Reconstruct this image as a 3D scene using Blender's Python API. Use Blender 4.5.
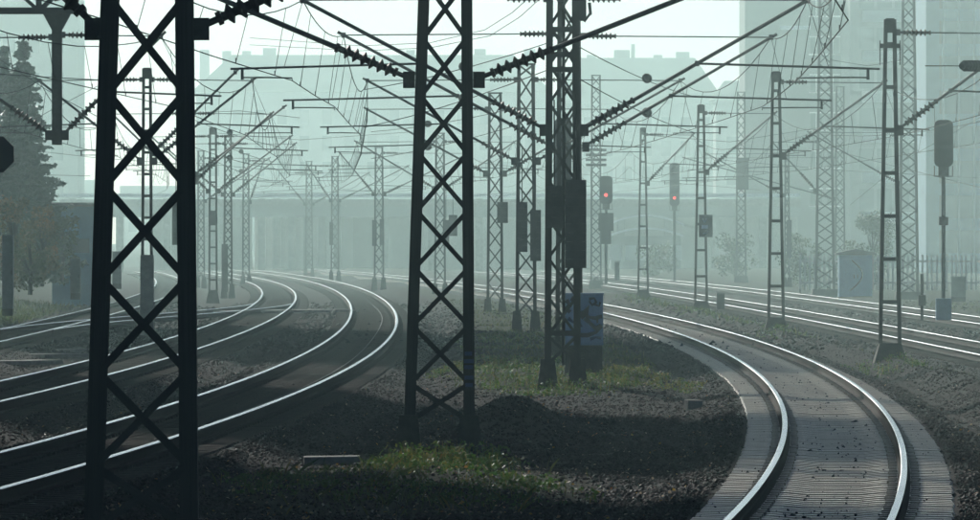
import bpy, bmesh, math, random
import numpy as np
from mathutils import Vector, Matrix

for o in list(bpy.data.objects):
    bpy.data.objects.remove(o)
random.seed(11)
rng = np.random.default_rng(5)
scene = bpy.context.scene
col = scene.collection

# ------------------------------------------------------------------ camera, sky, sun, exposure
F = 8050.0            # focal length in photo pixels (980 px wide)
HC = 2.6              # lens height above the rail heads
HY = 236.5            # row of the horizon
cd = bpy.data.cameras.new('camera')
cam = bpy.data.objects.new('camera', cd); col.objects.link(cam)
cd.sensor_width = 36.0; cd.lens = F / 980.0 * 36.0
cd.clip_start = 0.5; cd.clip_end = 8000
cam.location = (0, 0, HC)
cam.rotation_euler = (math.radians(90) - math.atan((260 - HY) / F), 0, 0)
scene.camera = cam

SUN_AZ, SUN_EL = math.radians(-20), math.radians(21)     # ahead of the camera, to the left, behind the added shade blocks
world = bpy.data.worlds.new('World'); scene.world = world; world.use_nodes = True
wn = world.node_tree.nodes; wl = world.node_tree.links
sky = wn.new('ShaderNodeTexSky'); sky.sky_type = 'NISHITA'; sky.sun_disc = False
sky.sun_elevation = SUN_EL; sky.sun_rotation = SUN_AZ
sky.air_density = 0.4; sky.dust_density = 0.7; sky.ozone_density = 2.5
bg = wn['Background']; bg.inputs['Strength'].default_value = 0.05
wl.new(sky.outputs[0], bg.inputs['Color'])
sd = bpy.data.lights.new('sun', 'SUN'); sd.energy = 4.0; sd.angle = math.radians(1.6); sd.color = (1.0, 0.96, 0.88)
sun = bpy.data.objects.new('sun', sd); col.objects.link(sun)
sdir = Vector((math.sin(SUN_AZ) * math.cos(SUN_EL), math.cos(SUN_AZ) * math.cos(SUN_EL), math.sin(SUN_EL)))
sun.rotation_euler = (-sdir).to_track_quat('-Z', 'Y').to_euler(); sun.location = sdir * 60
vs = scene.view_settings
vs.view_transform = 'Standard'; vs.look = 'None'; vs.exposure = 0.13; vs.gamma = 1.0; vs.use_curve_mapping = False
FOG_DENSITY = 0.00090; FOG_COLOR = (0.69, 0.93, 0.905); FOG_G = 0.78
cy = scene.cycles
cy.use_denoising = True; cy.max_bounces = 6; cy.diffuse_bounces = 2; cy.glossy_bounces = 2
cy.transmission_bounces = 2; cy.transparent_max_bounces = 6; cy.volume_bounces = 1
cy.use_light_tree = False

# ------------------------------------------------------------------ helpers
def S(Y): return F / Y
def wx(px, Y): return (px - 490.0) * Y / F
def wz(py, Y): return HC + (HY - py) * Y / F
def tag(o, label=None, cat=None, group=None, kind=None):
    if label: o['label'] = label
    if cat: o['category'] = cat
    if group: o['group'] = group
    if kind: o['kind'] = kind
    return o
def link(o, parent=None):
    col.objects.link(o)
    if parent is not None: o.parent = parent
    return o
def empty(name, loc):
    o = bpy.data.objects.new(name, None); o.location = loc; o.empty_display_size = 0.3
    return link(o)
class MB:
    def __init__(s): s.v = []; s.f = []; s.m = []
    def add(s, vs, fs, mi=0):
        n = len(s.v); s.v += [tuple(x) for x in vs]
        for f in fs: s.f.append(tuple(i + n for i in f)); s.m.append(mi)
    def box(s, c, d, mi=0, taper=1.0):
        x, y, z = c; a, b, h = d[0] / 2, d[1] / 2, d[2] / 2
        vs = [(x - a, y - b, z - h), (x + a, y - b, z - h), (x + a, y + b, z - h), (x - a, y + b, z - h)]
        a *= taper; b *= taper
        vs += [(x - a, y - b, z + h), (x + a, y - b, z + h), (x + a, y + b, z + h), (x - a, y + b, z + h)]
        s.add(vs, [(0, 3, 2, 1), (4, 5, 6, 7), (0, 1, 5, 4), (1, 2, 6, 5), (2, 3, 7, 6), (3, 0, 4, 7)], mi); return s
    def tube(s, pts, r, n=6, mi=0, r1=None):
        pts = [Vector(p) for p in pts]; rings = []
        for i, p in enumerate(pts):
            d = (pts[min(i + 1, len(pts) - 1)] - pts[max(i - 1, 0)]).normalized()
            up = Vector((0, 0, 1)) if abs(d.z) < 0.9 else Vector((0, 1, 0))
            a = d.cross(up).normalized(); b = a.cross(d).normalized()
            rr = r if r1 is None else r + (r1 - r) * i / (len(pts) - 1)
            rings.append([p + (a * math.cos(t) + b * math.sin(t)) * rr for t in [2 * math.pi * k / n for k in range(n)]])
        vs = [q for ring in rings for q in ring]; fs = []
        for i in range(len(pts) - 1):
            for k in range(n):
                k2 = (k + 1) % n
                fs.append((i * n + k, i * n + k2, (i + 1) * n + k2, (i + 1) * n + k))
        fs.append(tuple(range(n - 1, -1, -1))); fs.append(tuple((len(pts) - 1) * n + k for k in range(n)))
        s.add(vs, fs, mi); return s
    def lathe(s, prof, p0, p1, n=10, mi=0):
        p0, p1 = Vector(p0), Vector(p1); d = p1 - p0; L = d.length; d.normalize()
        up = Vector((0, 0, 1)) if abs(d.z) < 0.9 else Vector((0, 1, 0))
        a = d.cross(up).normalized(); b = a.cross(d).normalized(); vs = []; fs = []
        for t, r in prof:
            for k in range(n):
                q = 2 * math.pi * k / n
                vs.append(p0 + d * (L * t) + (a * math.cos(q) + b * math.sin(q)) * r)
        for i in range(len(prof) - 1):
            for k in range(n):
                k2 = (k + 1) % n; fs.append((i * n + k, i * n + k2, (i + 1) * n + k2, (i + 1) * n + k))
        fs.append(tuple(range(n - 1, -1, -1))); fs.append(tuple((len(prof) - 1) * n + k for k in range(n)))
        s.add(vs, fs, mi); return s
    def mesh(s, name, mats):
        me = bpy.data.meshes.new(name); me.from_pydata(s.v, [], s.f)
        for m in (mats if isinstance(mats, (list, tuple)) else [mats]): me.materials.append(m)
        if any(s.m): me.polygons.foreach_set('material_index', s.m)
        me.update(); return me
    def build(s, name, mats, parent=None, loc=(0, 0, 0), smooth=False, bevel=0):
        me = s.mesh(name, mats)
        if bevel:
            bm = bmesh.new(); bm.from_mesh(me)
            bmesh.ops.bevel(bm, geom=bm.edges[:], offset=bevel, segments=2, affect='EDGES', profile=0.7)
            bm.to_mesh(me); bm.free()
        if smooth: me.polygons.foreach_set('use_smooth', [True] * len(me.polygons))
        o = bpy.data.objects.new(name, me); o.location = loc
        return link(o, parent)
def np_mesh(name, V, T, mat, tone=None):
    me = bpy.data.meshes.new(name); me.vertices.add(len(V)); me.vertices.foreach_set('co', V.astype(np.float32).ravel())
    k = T.shape[1]; me.loops.add(T.size); me.loops.foreach_set('vertex_index', T.astype(np.int32).ravel())
    me.polygons.add(len(T)); me.polygons.foreach_set('loop_start', np.arange(0, T.size, k, dtype=np.int32))
    me.polygons.foreach_set('loop_total', np.full(len(T), k, dtype=np.int32))
    if tone is not None:
        at = me.attributes.new('tone', 'FLOAT', 'POINT'); at.data.foreach_set('value', tone.astype(np.float32))
    me.materials.append(mat); me.update(calc_edges=True); me.validate()
    o = bpy.data.objects.new(name, me); return o

# ------------------------------------------------------------------ materials
def ramp_set(r, stops):
    e = r.color_ramp.elements
    while len(e) < len(stops): e.new(0.5)
    for x, (p, c) in zip(e, stops): x.position = p; x.color = (*c, 1)
def mat(name, c1, c2=None, scale=6.0, rough=0.7, metal=0.0, bump=0.0, bscale=None, detail=5, spec=0.5, rough2=None, stretch=None, tone=False):
    m = bpy.data.materials.new(name); m.use_nodes = True; nt = m.node_tree; N = nt.nodes; L = nt.links
    b = N['Principled BSDF']; b.inputs['Roughness'].default_value = rough; b.inputs['Metallic'].default_value = metal
    b.inputs['Specular IOR Level'].default_value = spec
    tc = N.new('ShaderNodeTexCoord'); src = tc.outputs['Object']
    if stretch:
        mp = N.new('ShaderNodeMapping'); mp.inputs['Scale'].default_value = stretch; L.new(src, mp.inputs['Vector']); src = mp.outputs[0]
    nz = N.new('ShaderNodeTexNoise'); nz.inputs['Scale'].default_value = scale; nz.inputs['Detail'].default_value = detail
    nz.inputs['Roughness'].default_value = 0.62
    L.new(src, nz.inputs['Vector'])
    rp = N.new('ShaderNodeValToRGB'); c2 = c2 or tuple(x * 0.6 for x in c1)
    ramp_set(rp, [(0.34, c2), (0.66, c1)]); L.new(nz.outputs['Fac'], rp.inputs['Fac'])
    out = rp.outputs['Color']
    if tone:
        at = N.new('ShaderNodeAttribute'); at.attribute_name = 'tone'
        mx = N.new('ShaderNodeMix'); mx.data_type = 'RGBA'; mx.blend_type = 'MULTIPLY'; mx.inputs['Factor'].default_value = 1.0
        L.new(out, mx.inputs['A']); L.new(at.outputs['Fac'], mx.inputs['B']); out = mx.outputs['Result']
    L.new(out, b.inputs['Base Color'])
    if rough2 is not None:
        mr = N.new('ShaderNodeMapRange'); mr.inputs['To Min'].default_value = rough; mr.inputs['To Max'].default_value = rough2
        mr.inputs['From Min'].default_value = 0.35; mr.inputs['From Max'].default_value = 0.65
        L.new(nz.outputs['Fac'], mr.inputs['Value']); L.new(mr.outputs[0], b.inputs['Roughness'])
    if bump:
        n2 = N.new('ShaderNodeTexNoise'); n2.inputs['Scale'].default_value = bscale or scale * 6; n2.inputs['Detail'].default_value = 4
        L.new(src, n2.inputs['Vector'])
        bp = N.new('ShaderNodeBump'); bp.inputs['Strength'].default_value = bump; bp.inputs['Distance'].default_value = 0.02
        L.new(n2.outputs['Fac'], bp.inputs['Height']); L.new(bp.outputs[0], b.inputs['Normal'])
    return m
def leaf_mat(name, cols, trans=0.5, rough=0.55):
    m = bpy.data.materials.new(name); m.use_nodes = True; nt = m.node_tree; N = nt.nodes; L = nt.links
    b = N['Principled BSDF']; b.inputs['Roughness'].default_value = rough; b.inputs['Specular IOR Level'].default_value = 0.35
    at = N.new('ShaderNodeAttribute'); at.attribute_name = 'tone'
    rp = N.new('ShaderNodeValToRGB'); ramp_set(rp, [(i / (len(cols) - 1), c) for i, c in enumerate(cols)])
    L.new(at.outputs['Fac'], rp.inputs['Fac']); L.new(rp.outputs['Color'], b.inputs['Base Color'])
    tr = N.new('ShaderNodeBsdfTranslucent'); L.new(rp.outputs['Color'], tr.inputs['Color'])
    mx = N.new('ShaderNodeMixShader'); mx.inputs[0].default_value = trans
    L.new(b.outputs[0], mx.inputs[1]); L.new(tr.outputs[0], mx.inputs[2]); L.new(mx.outputs[0], N['Material Output'].inputs['Surface'])
    return m
def glow_mat(name, c, strength):
    m = bpy.data.materials.new(name); m.use_nodes = True; b = m.node_tree.nodes['Principled BSDF']
    b.inputs['Base Color'].default_value = (*c, 1); b.inputs['Emission Color'].default_value = (*c, 1); b.inputs['Emission Strength'].default_value = strength
    return m
M = {}
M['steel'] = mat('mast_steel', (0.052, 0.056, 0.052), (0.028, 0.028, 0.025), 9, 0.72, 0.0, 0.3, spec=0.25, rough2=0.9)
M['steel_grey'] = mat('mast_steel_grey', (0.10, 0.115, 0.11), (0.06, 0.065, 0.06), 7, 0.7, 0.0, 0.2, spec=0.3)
M['tube'] = mat('cantilever_tube', (0.09, 0.095, 0.095), (0.05, 0.052, 0.05), 12, 0.55, 0.3, spec=0.4)
M['insul'] = mat('brown_porcelain', (0.05, 0.032, 0.024), (0.03, 0.02, 0.016), 14, 0.6, spec=0.3)
M['insul_grey'] = mat('grey_porcelain', (0.16, 0.17, 0.15), (0.09, 0.10, 0.085), 10, 0.6, spec=0.3)
M['wire'] = mat('copper_wire', (0.05, 0.05, 0.045), (0.03, 0.03, 0.028), 20, 0.9, 0.0, spec=0.1)
M['railtop'] = mat('rail_running_steel', (0.86, 0.86, 0.86), (0.66, 0.66, 0.66), 3, 0.17, 1.0, rough2=0.23)
M['sleeper_dark'] = mat('dirty_sleeper', (0.085, 0.08, 0.068), (0.04, 0.037, 0.032), 3.5, 0.95, 0.0, 0.4, bscale=60, spec=0.05)
M['rust'] = mat('rail_rust', (0.036, 0.022, 0.015), (0.018, 0.012, 0.009), 14, 0.9, 0.0, 0.4, spec=0.1)
M['sleeper'] = mat('sleeper_concrete', (0.60, 0.54, 0.41), (0.42, 0.375, 0.28), 3.2, 0.40, 0.0, 0.25, bscale=60, spec=0.7)
M['sleeper_far'] = mat('far_sleeper_concrete', (0.40, 0.37, 0.29), (0.26, 0.235, 0.18), 3.2, 0.6, spec=0.5)
M['concrete'] = mat('weathered_concrete', (0.26, 0.26, 0.24), (0.13, 0.13, 0.12), 4, 0.88, 0.0, 0.4)
M['conc_dark'] = mat('mossy_concrete', (0.055, 0.055, 0.046), (0.025, 0.027, 0.022), 5, 0.9, 0.0, 0.5)
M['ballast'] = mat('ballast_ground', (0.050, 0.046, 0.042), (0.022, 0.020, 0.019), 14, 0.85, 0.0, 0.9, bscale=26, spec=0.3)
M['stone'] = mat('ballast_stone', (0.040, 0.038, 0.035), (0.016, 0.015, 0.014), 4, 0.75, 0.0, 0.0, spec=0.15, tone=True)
M['weights'] = mat('tension_weight_iron', (0.055, 0.058, 0.058), (0.03, 0.032, 0.032), 5, 0.75)
M['blue'] = mat('blue_paint', (0.45, 0.68, 0.84), (0.36, 0.58, 0.75), 3, 0.55, 0.0, spec=0.4)
M['bluebox'] = mat('dull_blue_paint', (0.14, 0.32, 0.48), (0.10, 0.24, 0.36), 4, 0.6)
M['palecab'] = mat('pale_blue_cabinet', (0.50, 0.66, 0.82), (0.38, 0.54, 0.72), 3, 0.6)
M['spray'] = mat('spray_paint_dark', (0.05, 0.04, 0.075), (0.03, 0.025, 0.05), 9, 0.6)
M['sprayb'] = mat('spray_paint_blue', (0.05, 0.09, 0.22), (0.035, 0.06, 0.15), 9, 0.6)
M['sprayw'] = mat('spray_paint_white', (0.42, 0.45, 0.5), (0.28, 0.3, 0.36), 9, 0.7)
M['greycab'] = mat('grey_cabinet', (0.14, 0.18, 0.18), (0.09, 0.12, 0.12), 5, 0.6)
M['black'] = mat('black_enamel', (0.02, 0.022, 0.024), (0.012, 0.013, 0.014), 6, 0.45)
M['white'] = mat('white_enamel', (0.7, 0.7, 0.68), (0.5, 0.5, 0.48), 6, 0.55)
M['red'] = glow_mat('red_signal_lamp', (1.0, 0.05, 0.04), 2)
M['amber'] = glow_mat('amber_train_lamp', (1.0, 0.42, 0.18), 4)
M['lampw'] = glow_mat('white_lamp', (1.0, 0.95, 0.85), 30)
M['bark'] = mat('bark', (0.07, 0.055, 0.04), (0.03, 0.025, 0.02), 8, 0.9, 0.0, 0.5, stretch=(1, 1, 0.2))
M['spruce'] = leaf_mat('spruce_needles', [(0.012, 0.038, 0.022), (0.022, 0.066, 0.036), (0.04, 0.085, 0.045)], 0.1)
M['autumn'] = leaf_mat('autumn_leaves', [(0.03, 0.05, 0.015), (0.11, 0.09, 0.02), (0.24, 0.12, 0.03)], 0.45)
M['foliage'] = leaf_mat('green_leaves', [(0.04, 0.06, 0.025), (0.07, 0.10, 0.04), (0.11, 0.12, 0.05)], 0.4)
M['weed'] = leaf_mat('weed_leaves', [(0.026, 0.07, 0.013), (0.045, 0.115, 0.018), (0.085, 0.165, 0.025), (0.22, 0.17, 0.04)], 0.5)
M['grass'] = leaf_mat('grass_blades', [(0.03, 0.062, 0.012), (0.05, 0.09, 0.016), (0.09, 0.10, 0.022), (0.19, 0.15, 0.04)], 0.55)
M['dead'] = leaf_mat('fallen_leaves', [(0.30, 0.26, 0.2), (0.34, 0.15, 0.04), (0.42, 0.30, 0.06), (0.5, 0.48, 0.42)], 0.35)
M['wall_pale'] = mat('pale_render_wall', (0.42, 0.42, 0.38), (0.32, 0.32, 0.30), 0.12, 0.9)
M['wall_dark'] = mat('grey_facade_wall', (0.22, 0.24, 0.24), (0.16, 0.18, 0.18), 0.1, 0.85)
M['wall_blue'] = mat('blue_grey_shed_wall', (0.13, 0.30, 0.42), (0.09, 0.22, 0.32), 0.8, 0.8)
M['roof'] = mat('dark_roof_tiles', (0.10, 0.085, 0.08), (0.06, 0.055, 0.05), 0.5, 0.85)
M['band'] = mat('white_facade_band', (0.72, 0.74, 0.72), (0.6, 0.62, 0.6), 0.3, 0.7)
M['glass'] = mat('window_glass', (0.12, 0.14, 0.145), (0.09, 0.11, 0.115), 0.5, 0.2, 0.0, spec=0.8)
M['shiny'] = mat('pale_sheet_roof', (0.72, 0.74, 0.75), (0.58, 0.6, 0.62), 0.8, 0.3, 0.7)

# ------------------------------------------------------------------ track alignments (centre line X as a function of Y)
def fit(pts, off, deg):
    p = np.array(pts, float)
    return np.polynomial.Polynomial.fit(p[:, 0], p[:, 1] + off, deg)
T_R1 = fit([(40, -0.6), (74, 2.2), (94, 3.25), (118, 4.27), (146, 5.05), (175, 5.35), (203, 5.25), (235, 4.75), (274, 3.9), (347, 1.6), (430, -1.9), (530, -7.3), (700, -19)], 0.75, 5)
T_L1 = fit([(40, -8.0), (84.5, -5.14), (107, -4.1), (145, -2.9), (184, -2.5), (226, -2.75), (300, -3.75), (391, -6.0), (482, -9.6), (530, -12.2), (700, -24)], -0.75, 5)
T_L2 = fit([(60, -10.8), (127, -7.7), (190, -6.85), (260, -7.0), (330, -7.9), (391, -9.5), (450, -12.0), (530, -16.0), (700, -28)], -0.75, 5)
T_L3 = fit([(100, -13.0), (201, -12.95), (266, -13.4), (351, -14.8), (430, -17.2), (530, -21.6), (700, -33)], 0.0, 4)
T_R2 = fit([(60, 12.5), (190, 11.45), (310, 9.75), (420, 7.0), (530, 2.8), (700, -7.5)], 0.0, 4)
T_R3 = fit([(60, 17.2), (250, 15.3), (398, 12.5), (530, 8.0), (700, -2.0)], 0.0, 3)
TRACKS = [T_L3, T_L2, T_L1, T_R1, T_R2, T_R3]
Y0T, Y1T = 45.0, 640.0
def sm(a, b, x):
    t = np.clip((x - a) / (b - a), 0, 1); return t * t * (3 - 2 * t)
def vnoise(X, Y, f, seed=0):
    def h(i, j): return np.modf(np.abs(np.sin(i * 127.1 + j * 311.7 + seed * 17.3) * 43758.5453))[0]
    x = X * f; y = Y * f; i = np.floor(x); j = np.floor(y); u = x - i; v = y - j
    u = u * u * (3 - 2 * u); v = v * v * (3 - 2 * v)
    return (h(i, j) * (1 - u) + h(i + 1, j) * u) * (1 - v) + (h(i, j + 1) * (1 - u) + h(i + 1, j + 1) * u) * v
def tdist(X, Y):
    Yc = np.clip(Y, 40, 700); d = np.full(np.shape(X), 1e9)
    for t in TRACKS: d = np.minimum(d, np.abs(X - t(Yc)))
    return d
def green(X, Y):
    """0 ballast .. 1 grassy ground"""
    Yc = np.clip(Y, 40, 700); l1, r1, r2, r3, l3 = T_L1(Yc), T_R1(Yc), T_R2(Yc), T_R3(Yc), T_L3(Yc)
    mid = sm(l1 + 2.6, l1 + 3.6, X) * (1 - sm(r1 - 3.2, r1 - 2.2, X)) * sm(142, 152, Y + 14 * (vnoise(X, Y, 0.5, 3) - 0.5))
    strip = sm(r1 + 2.6, r1 + 3.3, X) * (1 - sm(r2 - 2.0, r2 - 1.4, X)) * sm(150, 175, Y) * 0.8
    right = sm(r3 + 2.0, r3 + 3.5, X)
    left = 1 - sm(l3 - 4.0, l3 - 2.4, X)
    near = sm(0.1, 0.45, 1 - ((X + 1.0) / 2.6) ** 2 - ((Y - 94) / 12) ** 2)
    g = np.maximum.reduce([mid, strip, right, left, near * 0.9])
    g = g * sm(0.15, 0.45, vnoise(X, Y, 0.7, 9) + 0.25) * sm(1.6, 2.4, tdist(X, Y))
    return np.clip(g, 0, 1)
def zg(X, Y):
    X = np.asarray(X, float); Y = np.asarray(Y, float); Yc = np.clip(Y, 40, 700)
    d = tdist(X, Y); l1, r1, r2, l3, r3 = T_L1(Yc), T_R1(Yc), T_R2(Yc), T_L3(Yc), T_R3(Yc)
    z = -0.215 - 0.16 * sm(1.45, 2.3, d)
    away = sm(1.9, 3.0, d)
    z = z + away * 0.30 * sm(135, 165, Y) * sm(l1, l1 + 1, X) * (1 - sm(r1 - 1, r1, X))
    z = z + away * 0.36 * sm(r1, r1 + 1, X) * (1 - sm(r2 - 1, r2, X))
    z = z + away * 0.25 * sm(r3, r3 + 1, X)
    z = z + 1.7 * (1 - sm(l3 - 14, l3 - 3.2, X)) * sm(120, 240, Y)
    z = z + 0.50 * np.exp(-((X - 0.35) / 0.75) ** 2 - ((Y - 122) / 7) ** 2)
    z = z + 0.10 * np.exp(-((X + 1.2) / 1.6) ** 2 - ((Y - 95) / 8) ** 2)
    amp = 0.03 + 0.10 * away
    z = z + amp * (vnoise(X, Y, 0.35, 1) - 0.5) + 0.3 * amp * (vnoise(X, Y, 1.3, 2) - 0.5)
    return z
def grid_lines(a, b, step, lo, hi, grow=1.25):
    c = list(np.arange(a, b + 1e-6, step)); s = step; x = a; left = []
    while x > lo: s *= grow; x -= s; left.append(max(x, lo))
    s = step; x = c[-1]; right = []
    while x < hi: s *= grow; x += s; right.append(min(x, hi))
    return np.array(left[::-1] + c + right)
gx = grid_lines(-17, 22, 0.22, -620, 620); gy = grid_lines(64, 330, 0.6, -70, 1400)
GX, GY = np.meshgrid(gx, gy); GZ = zg(GX, GY)
V = np.stack([GX, GY, GZ], -1).reshape(-1, 3); nx, ny = len(gx), len(gy)
I = (np.arange(ny - 1)[:, None] * nx + np.arange(nx - 1)[None, :]).ravel()
Tq = np.stack([I, I + 1, I + nx + 1, I + nx], -1)
def ground_mat():
    m = bpy.data.materials.new('trackside_ground'); m.use_nodes = True; nt = m.node_tree; N = nt.nodes; L = nt.links; b = N['Principled BSDF']
    b.inputs['Roughness'].default_value = 0.95; b.inputs['Specular IOR Level'].default_value = 0.08
    tc = N.new('ShaderNodeTexCoord'); at = N.new('ShaderNodeAttribute'); at.attribute_name = 'tone'
    def noise(sc, det=6):
        n = N.new('ShaderNodeTexNoise'); n.inputs['Scale'].default_value = sc; n.inputs['Detail'].default_value = det; n.inputs['Roughness'].default_value = 0.7
        L.new(tc.outputs['Object'], n.inputs['Vector']); return n
    n1, n2, n3 = noise(9), noise(1.4), noise(0.35)
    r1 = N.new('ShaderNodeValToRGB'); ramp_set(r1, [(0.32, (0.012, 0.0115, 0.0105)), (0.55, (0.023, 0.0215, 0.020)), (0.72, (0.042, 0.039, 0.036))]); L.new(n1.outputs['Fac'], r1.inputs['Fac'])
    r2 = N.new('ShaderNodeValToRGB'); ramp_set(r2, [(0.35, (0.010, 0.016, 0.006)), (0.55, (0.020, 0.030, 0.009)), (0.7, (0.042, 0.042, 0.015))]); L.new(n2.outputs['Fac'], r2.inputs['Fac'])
    ad = N.new('ShaderNodeMath'); ad.operation = 'MULTIPLY_ADD'; L.new(n3.outputs['Fac'], ad.inputs[0]); ad.inputs[1].default_value = 0.6; L.new(at.outputs['Fac'], ad.inputs[2])
    mr = N.new('ShaderNodeMapRange'); mr.inputs['From Min'].default_value = 0.45; mr.inputs['From Max'].default_value = 1.1; L.new(ad.outputs[0], mr.inputs['Value'])
    mx = N.new('ShaderNodeMix'); mx.data_type = 'RGBA'; L.new(mr.outputs[0], mx.inputs['Factor']); L.new(r1.outputs['Color'], mx.inputs['A']); L.new(r2.outputs['Color'], mx.inputs['B'])
    L.new(mx.outputs['Result'], b.inputs['Base Color'])
    n4 = noise(22, 4); bp = N.new('ShaderNodeBump'); bp.inputs['Strength'].default_value = 0.9; bp.inputs['Distance'].default_value = 0.04
    L.new(n4.outputs['Fac'], bp.inputs['Height']); L.new(bp.outputs[0], b.inputs['Normal'])
    return m
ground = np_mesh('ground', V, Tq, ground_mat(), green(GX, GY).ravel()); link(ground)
ground.data.polygons.foreach_set('use_smooth', [True] * len(ground.data.polygons))
tag(ground, 'dark ballast ground with grassy strips between the tracks', None, None, 'structure')

# ------------------------------------------------------------------ railway tracks
RP = [(-0.070, -0.172), (-0.070, -0.160), (-0.018, -0.142), (-0.009, -0.12), (-0.009, -0.052), (-0.034, -0.040), (-0.036, -0.010), (-0.028, 0.0),
      (0.028, 0.0), (0.036, -0.010), (0.034, -0.040), (0.009, -0.052), (0.009, -0.12), (0.018, -0.142), (0.070, -0.160), (0.070, -0.172)]
def sweep_rail(T, off, y0, y1, parent, zoff=0.0):
    ys = list(np.arange(y0, min(y1, 330), 1.5)) + list(np.arange(max(330, y0), y1, 4.0)) + [y1]
    b = MB(); n = len(RP); vs = []; fs = []; mi = []
    dT = T.deriv()
    for y in ys:
        sl = float(dT(y)); c = 1 / math.sqrt(1 + sl * sl); nxv, nyv = c, -sl * c; x0 = float(T(y))
        for (u, w) in RP: vs.append((x0 + (off + u) * nxv, y + (off + u) * nyv, w + zoff))
    for i in range(len(ys) - 1):
        for k in range(n - 1):
            fs.append((i * n + k, i * n + k + 1, (i + 1) * n + k + 1, (i + 1) * n + k)); mi.append(1 if 6 <= k <= 8 else 0)
    fs.append(tuple(range(n))); mi.append(0)
    b.v, b.f, b.m = vs, fs, mi
    return b.build('rail', [M['rust'], M['railtop']], parent)
def sleeper_mesh():
    prof = [(-1.30, -0.215, 0.11), (-1.28, -0.185, 0.13), (-0.98, -0.178, 0.14), (-0.5, -0.178, 0.14), (-0.28, -0.198, 0.115), (0.28, -0.198, 0.115), (0.5, -0.178, 0.14), (0.98, -0.178, 0.14), (1.28, -0.185, 0.13), (1.30, -0.215, 0.11)]
    vs = []; fs = []
    for x, z, w in prof: vs += [(x, -w - 0.02, -0.36), (x, -w, z), (x, w, z), (x, w + 0.02, -0.36)]
    for i in range(len(prof) - 1):
        for k in range(3): fs.append((i * 4 + k, (i + 1) * 4 + k, (i + 1) * 4 + k + 1, i * 4 + k + 1))
    fs += [(0, 1, 2, 3), tuple(len(vs) - 4 + k for k in (3, 2, 1, 0))]
    for sx in (-0.7525, 0.7525):               # rail fastenings
        for q in (-1, 1):
            c = (sx + q * 0.13, 0, -0.160); a, bb, h = 0.045, 0.06, 0.017; n = len(vs)
            vs += [(c[0] + i * a, c[1] + j * bb, c[2] + k * h) for k in (-1, 1) for (i, j) in ((-1, -1), (1, -1), (1, 1), (-1, 1))]
            fs += [tuple(n + i for i in f) for f in ((4, 5, 6, 7), (0, 1, 5, 4), (1, 2, 6, 5), (2, 3, 7, 6), (3, 0, 4, 7))]
    b = MB(); b.add(vs, fs); return b.mesh('sleeper', M['sleeper'])
def stain(m):
    N = m.node_tree.nodes; L = m.node_tree.links; b = N['Principled BSDF']; src = b.inputs['Base Color'].links[0].from_socket
    tc = N.new('ShaderNodeTexCoord'); sx = N.new('ShaderNodeSeparateXYZ'); L.new(tc.outputs['Object'], sx.inputs[0])
    ab = N.new('ShaderNodeMath'); ab.operation = 'ABSOLUTE'; L.new(sx.outputs['X'], ab.inputs[0])
    su = N.new('ShaderNodeMath'); su.operation = 'SUBTRACT'; L.new(ab.outputs[0], su.inputs[0]); su.inputs[1].default_value = 0.7525
    a2 = N.new('ShaderNodeMath'); a2.operation = 'ABSOLUTE'; L.new(su.outputs[0], a2.inputs[0])
    mr = N.new('ShaderNodeMapRange'); mr.inputs['From Min'].default_value = 0.10; mr.inputs['From Max'].default_value = 0.26; mr.inputs['To Min'].default_value = 0.22; mr.inputs['To Max'].default_value = 1.0; L.new(a2.outputs[0], mr.inputs['Value'])
    mx = N.new('ShaderNodeMix'); mx.data_type = 'RGBA'; mx.blend_type = 'MULTIPLY'; mx.inputs['Factor'].default_value = 1.0; L.new(src, mx.inputs['A']); L.new(mr.outputs[0], mx.inputs['B']); L.new(mx.outputs['Result'], b.inputs['Base Color'])
stain(M['sleeper'])
SLEEPER = sleeper_mesh()
SLEEPER_DARK = SLEEPER.copy(); SLEEPER_DARK.materials[0] = M['sleeper_dark']
def track(label, T, y0=Y0T, y1=Y1T, singles=(0, 0), pitch=0.6, rails=(-0.7525, 0.7525), zs=0.0, sleepers=True, pale=False):
    sm_, smat = (SLEEPER, M['sleeper']) if pale else (SLEEPER_DARK, M['sleeper_dark'])
    root = empty('railway_track', (0, 0, 0)); tag(root, label, None, None, 'structure')
    for off in rails: sweep_rail(T, off, y0, y1, root, zs)
    if not sleepers: return root
    dT = T.deriv(); y = y0; stuff_v, stuff_f = [], []
    base_v = np.array([v.co[:] for v in SLEEPER.vertices]); base_f = [tuple(p.vertices) for p in SLEEPER.polygons]
    k = 0
    while y < y1:
        a = -math.atan(float(dT(y))) + random.gauss(0, 0.0012); x = float(T(y)) + random.gauss(0, 0.008); zz = random.gauss(0, 0.0013) - 0.001
        if singles[0] <= y < singles[1]:
            o = bpy.data.objects.new('sleeper', sm_); o.location = (x, y, zz); o.rotation_euler = (0, 0, a); link(o, root)
        else:
            ca, sa = math.cos(a), math.sin(a); v = base_v.copy()
            vx = v[:, 0] * ca - v[:, 1] * sa + x; vy = v[:, 0] * sa + v[:, 1] * ca + y
            n = sum(len(q) for q in stuff_v); stuff_v.append(np.stack([vx, vy, v[:, 2] + zz], -1)); stuff_f += [tuple(i + n for i in f) for f in base_f] if False else [(f, n) for f in base_f]
        y += pitch; k += 1
    if stuff_v:
        b = MB(); b.v = [tuple(q) for q in np.concatenate(stuff_v)]; b.f = [tuple(i + n for i in f) for f, n in stuff_f]; b.m = [0] * len(b.f)
        o = b.build('sleeper_rows', M['sleeper_far'] if pale else smat, root); o['kind'] = 'stuff'
    return root
track('right curved main track with pale concrete sleepers in the foreground', T_R1, singles=(70, 248), pale=True)
track('left curved main track sweeping past the near lattice masts', T_L1, singles=(80, 200), y1=640)
track('second track from the left curving away into the fog', T_L2, singles=(0, 0), y1=600, y0=100)
track('far left track beside the grassy slope', T_L3, y0=160, y1=600)
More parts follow.
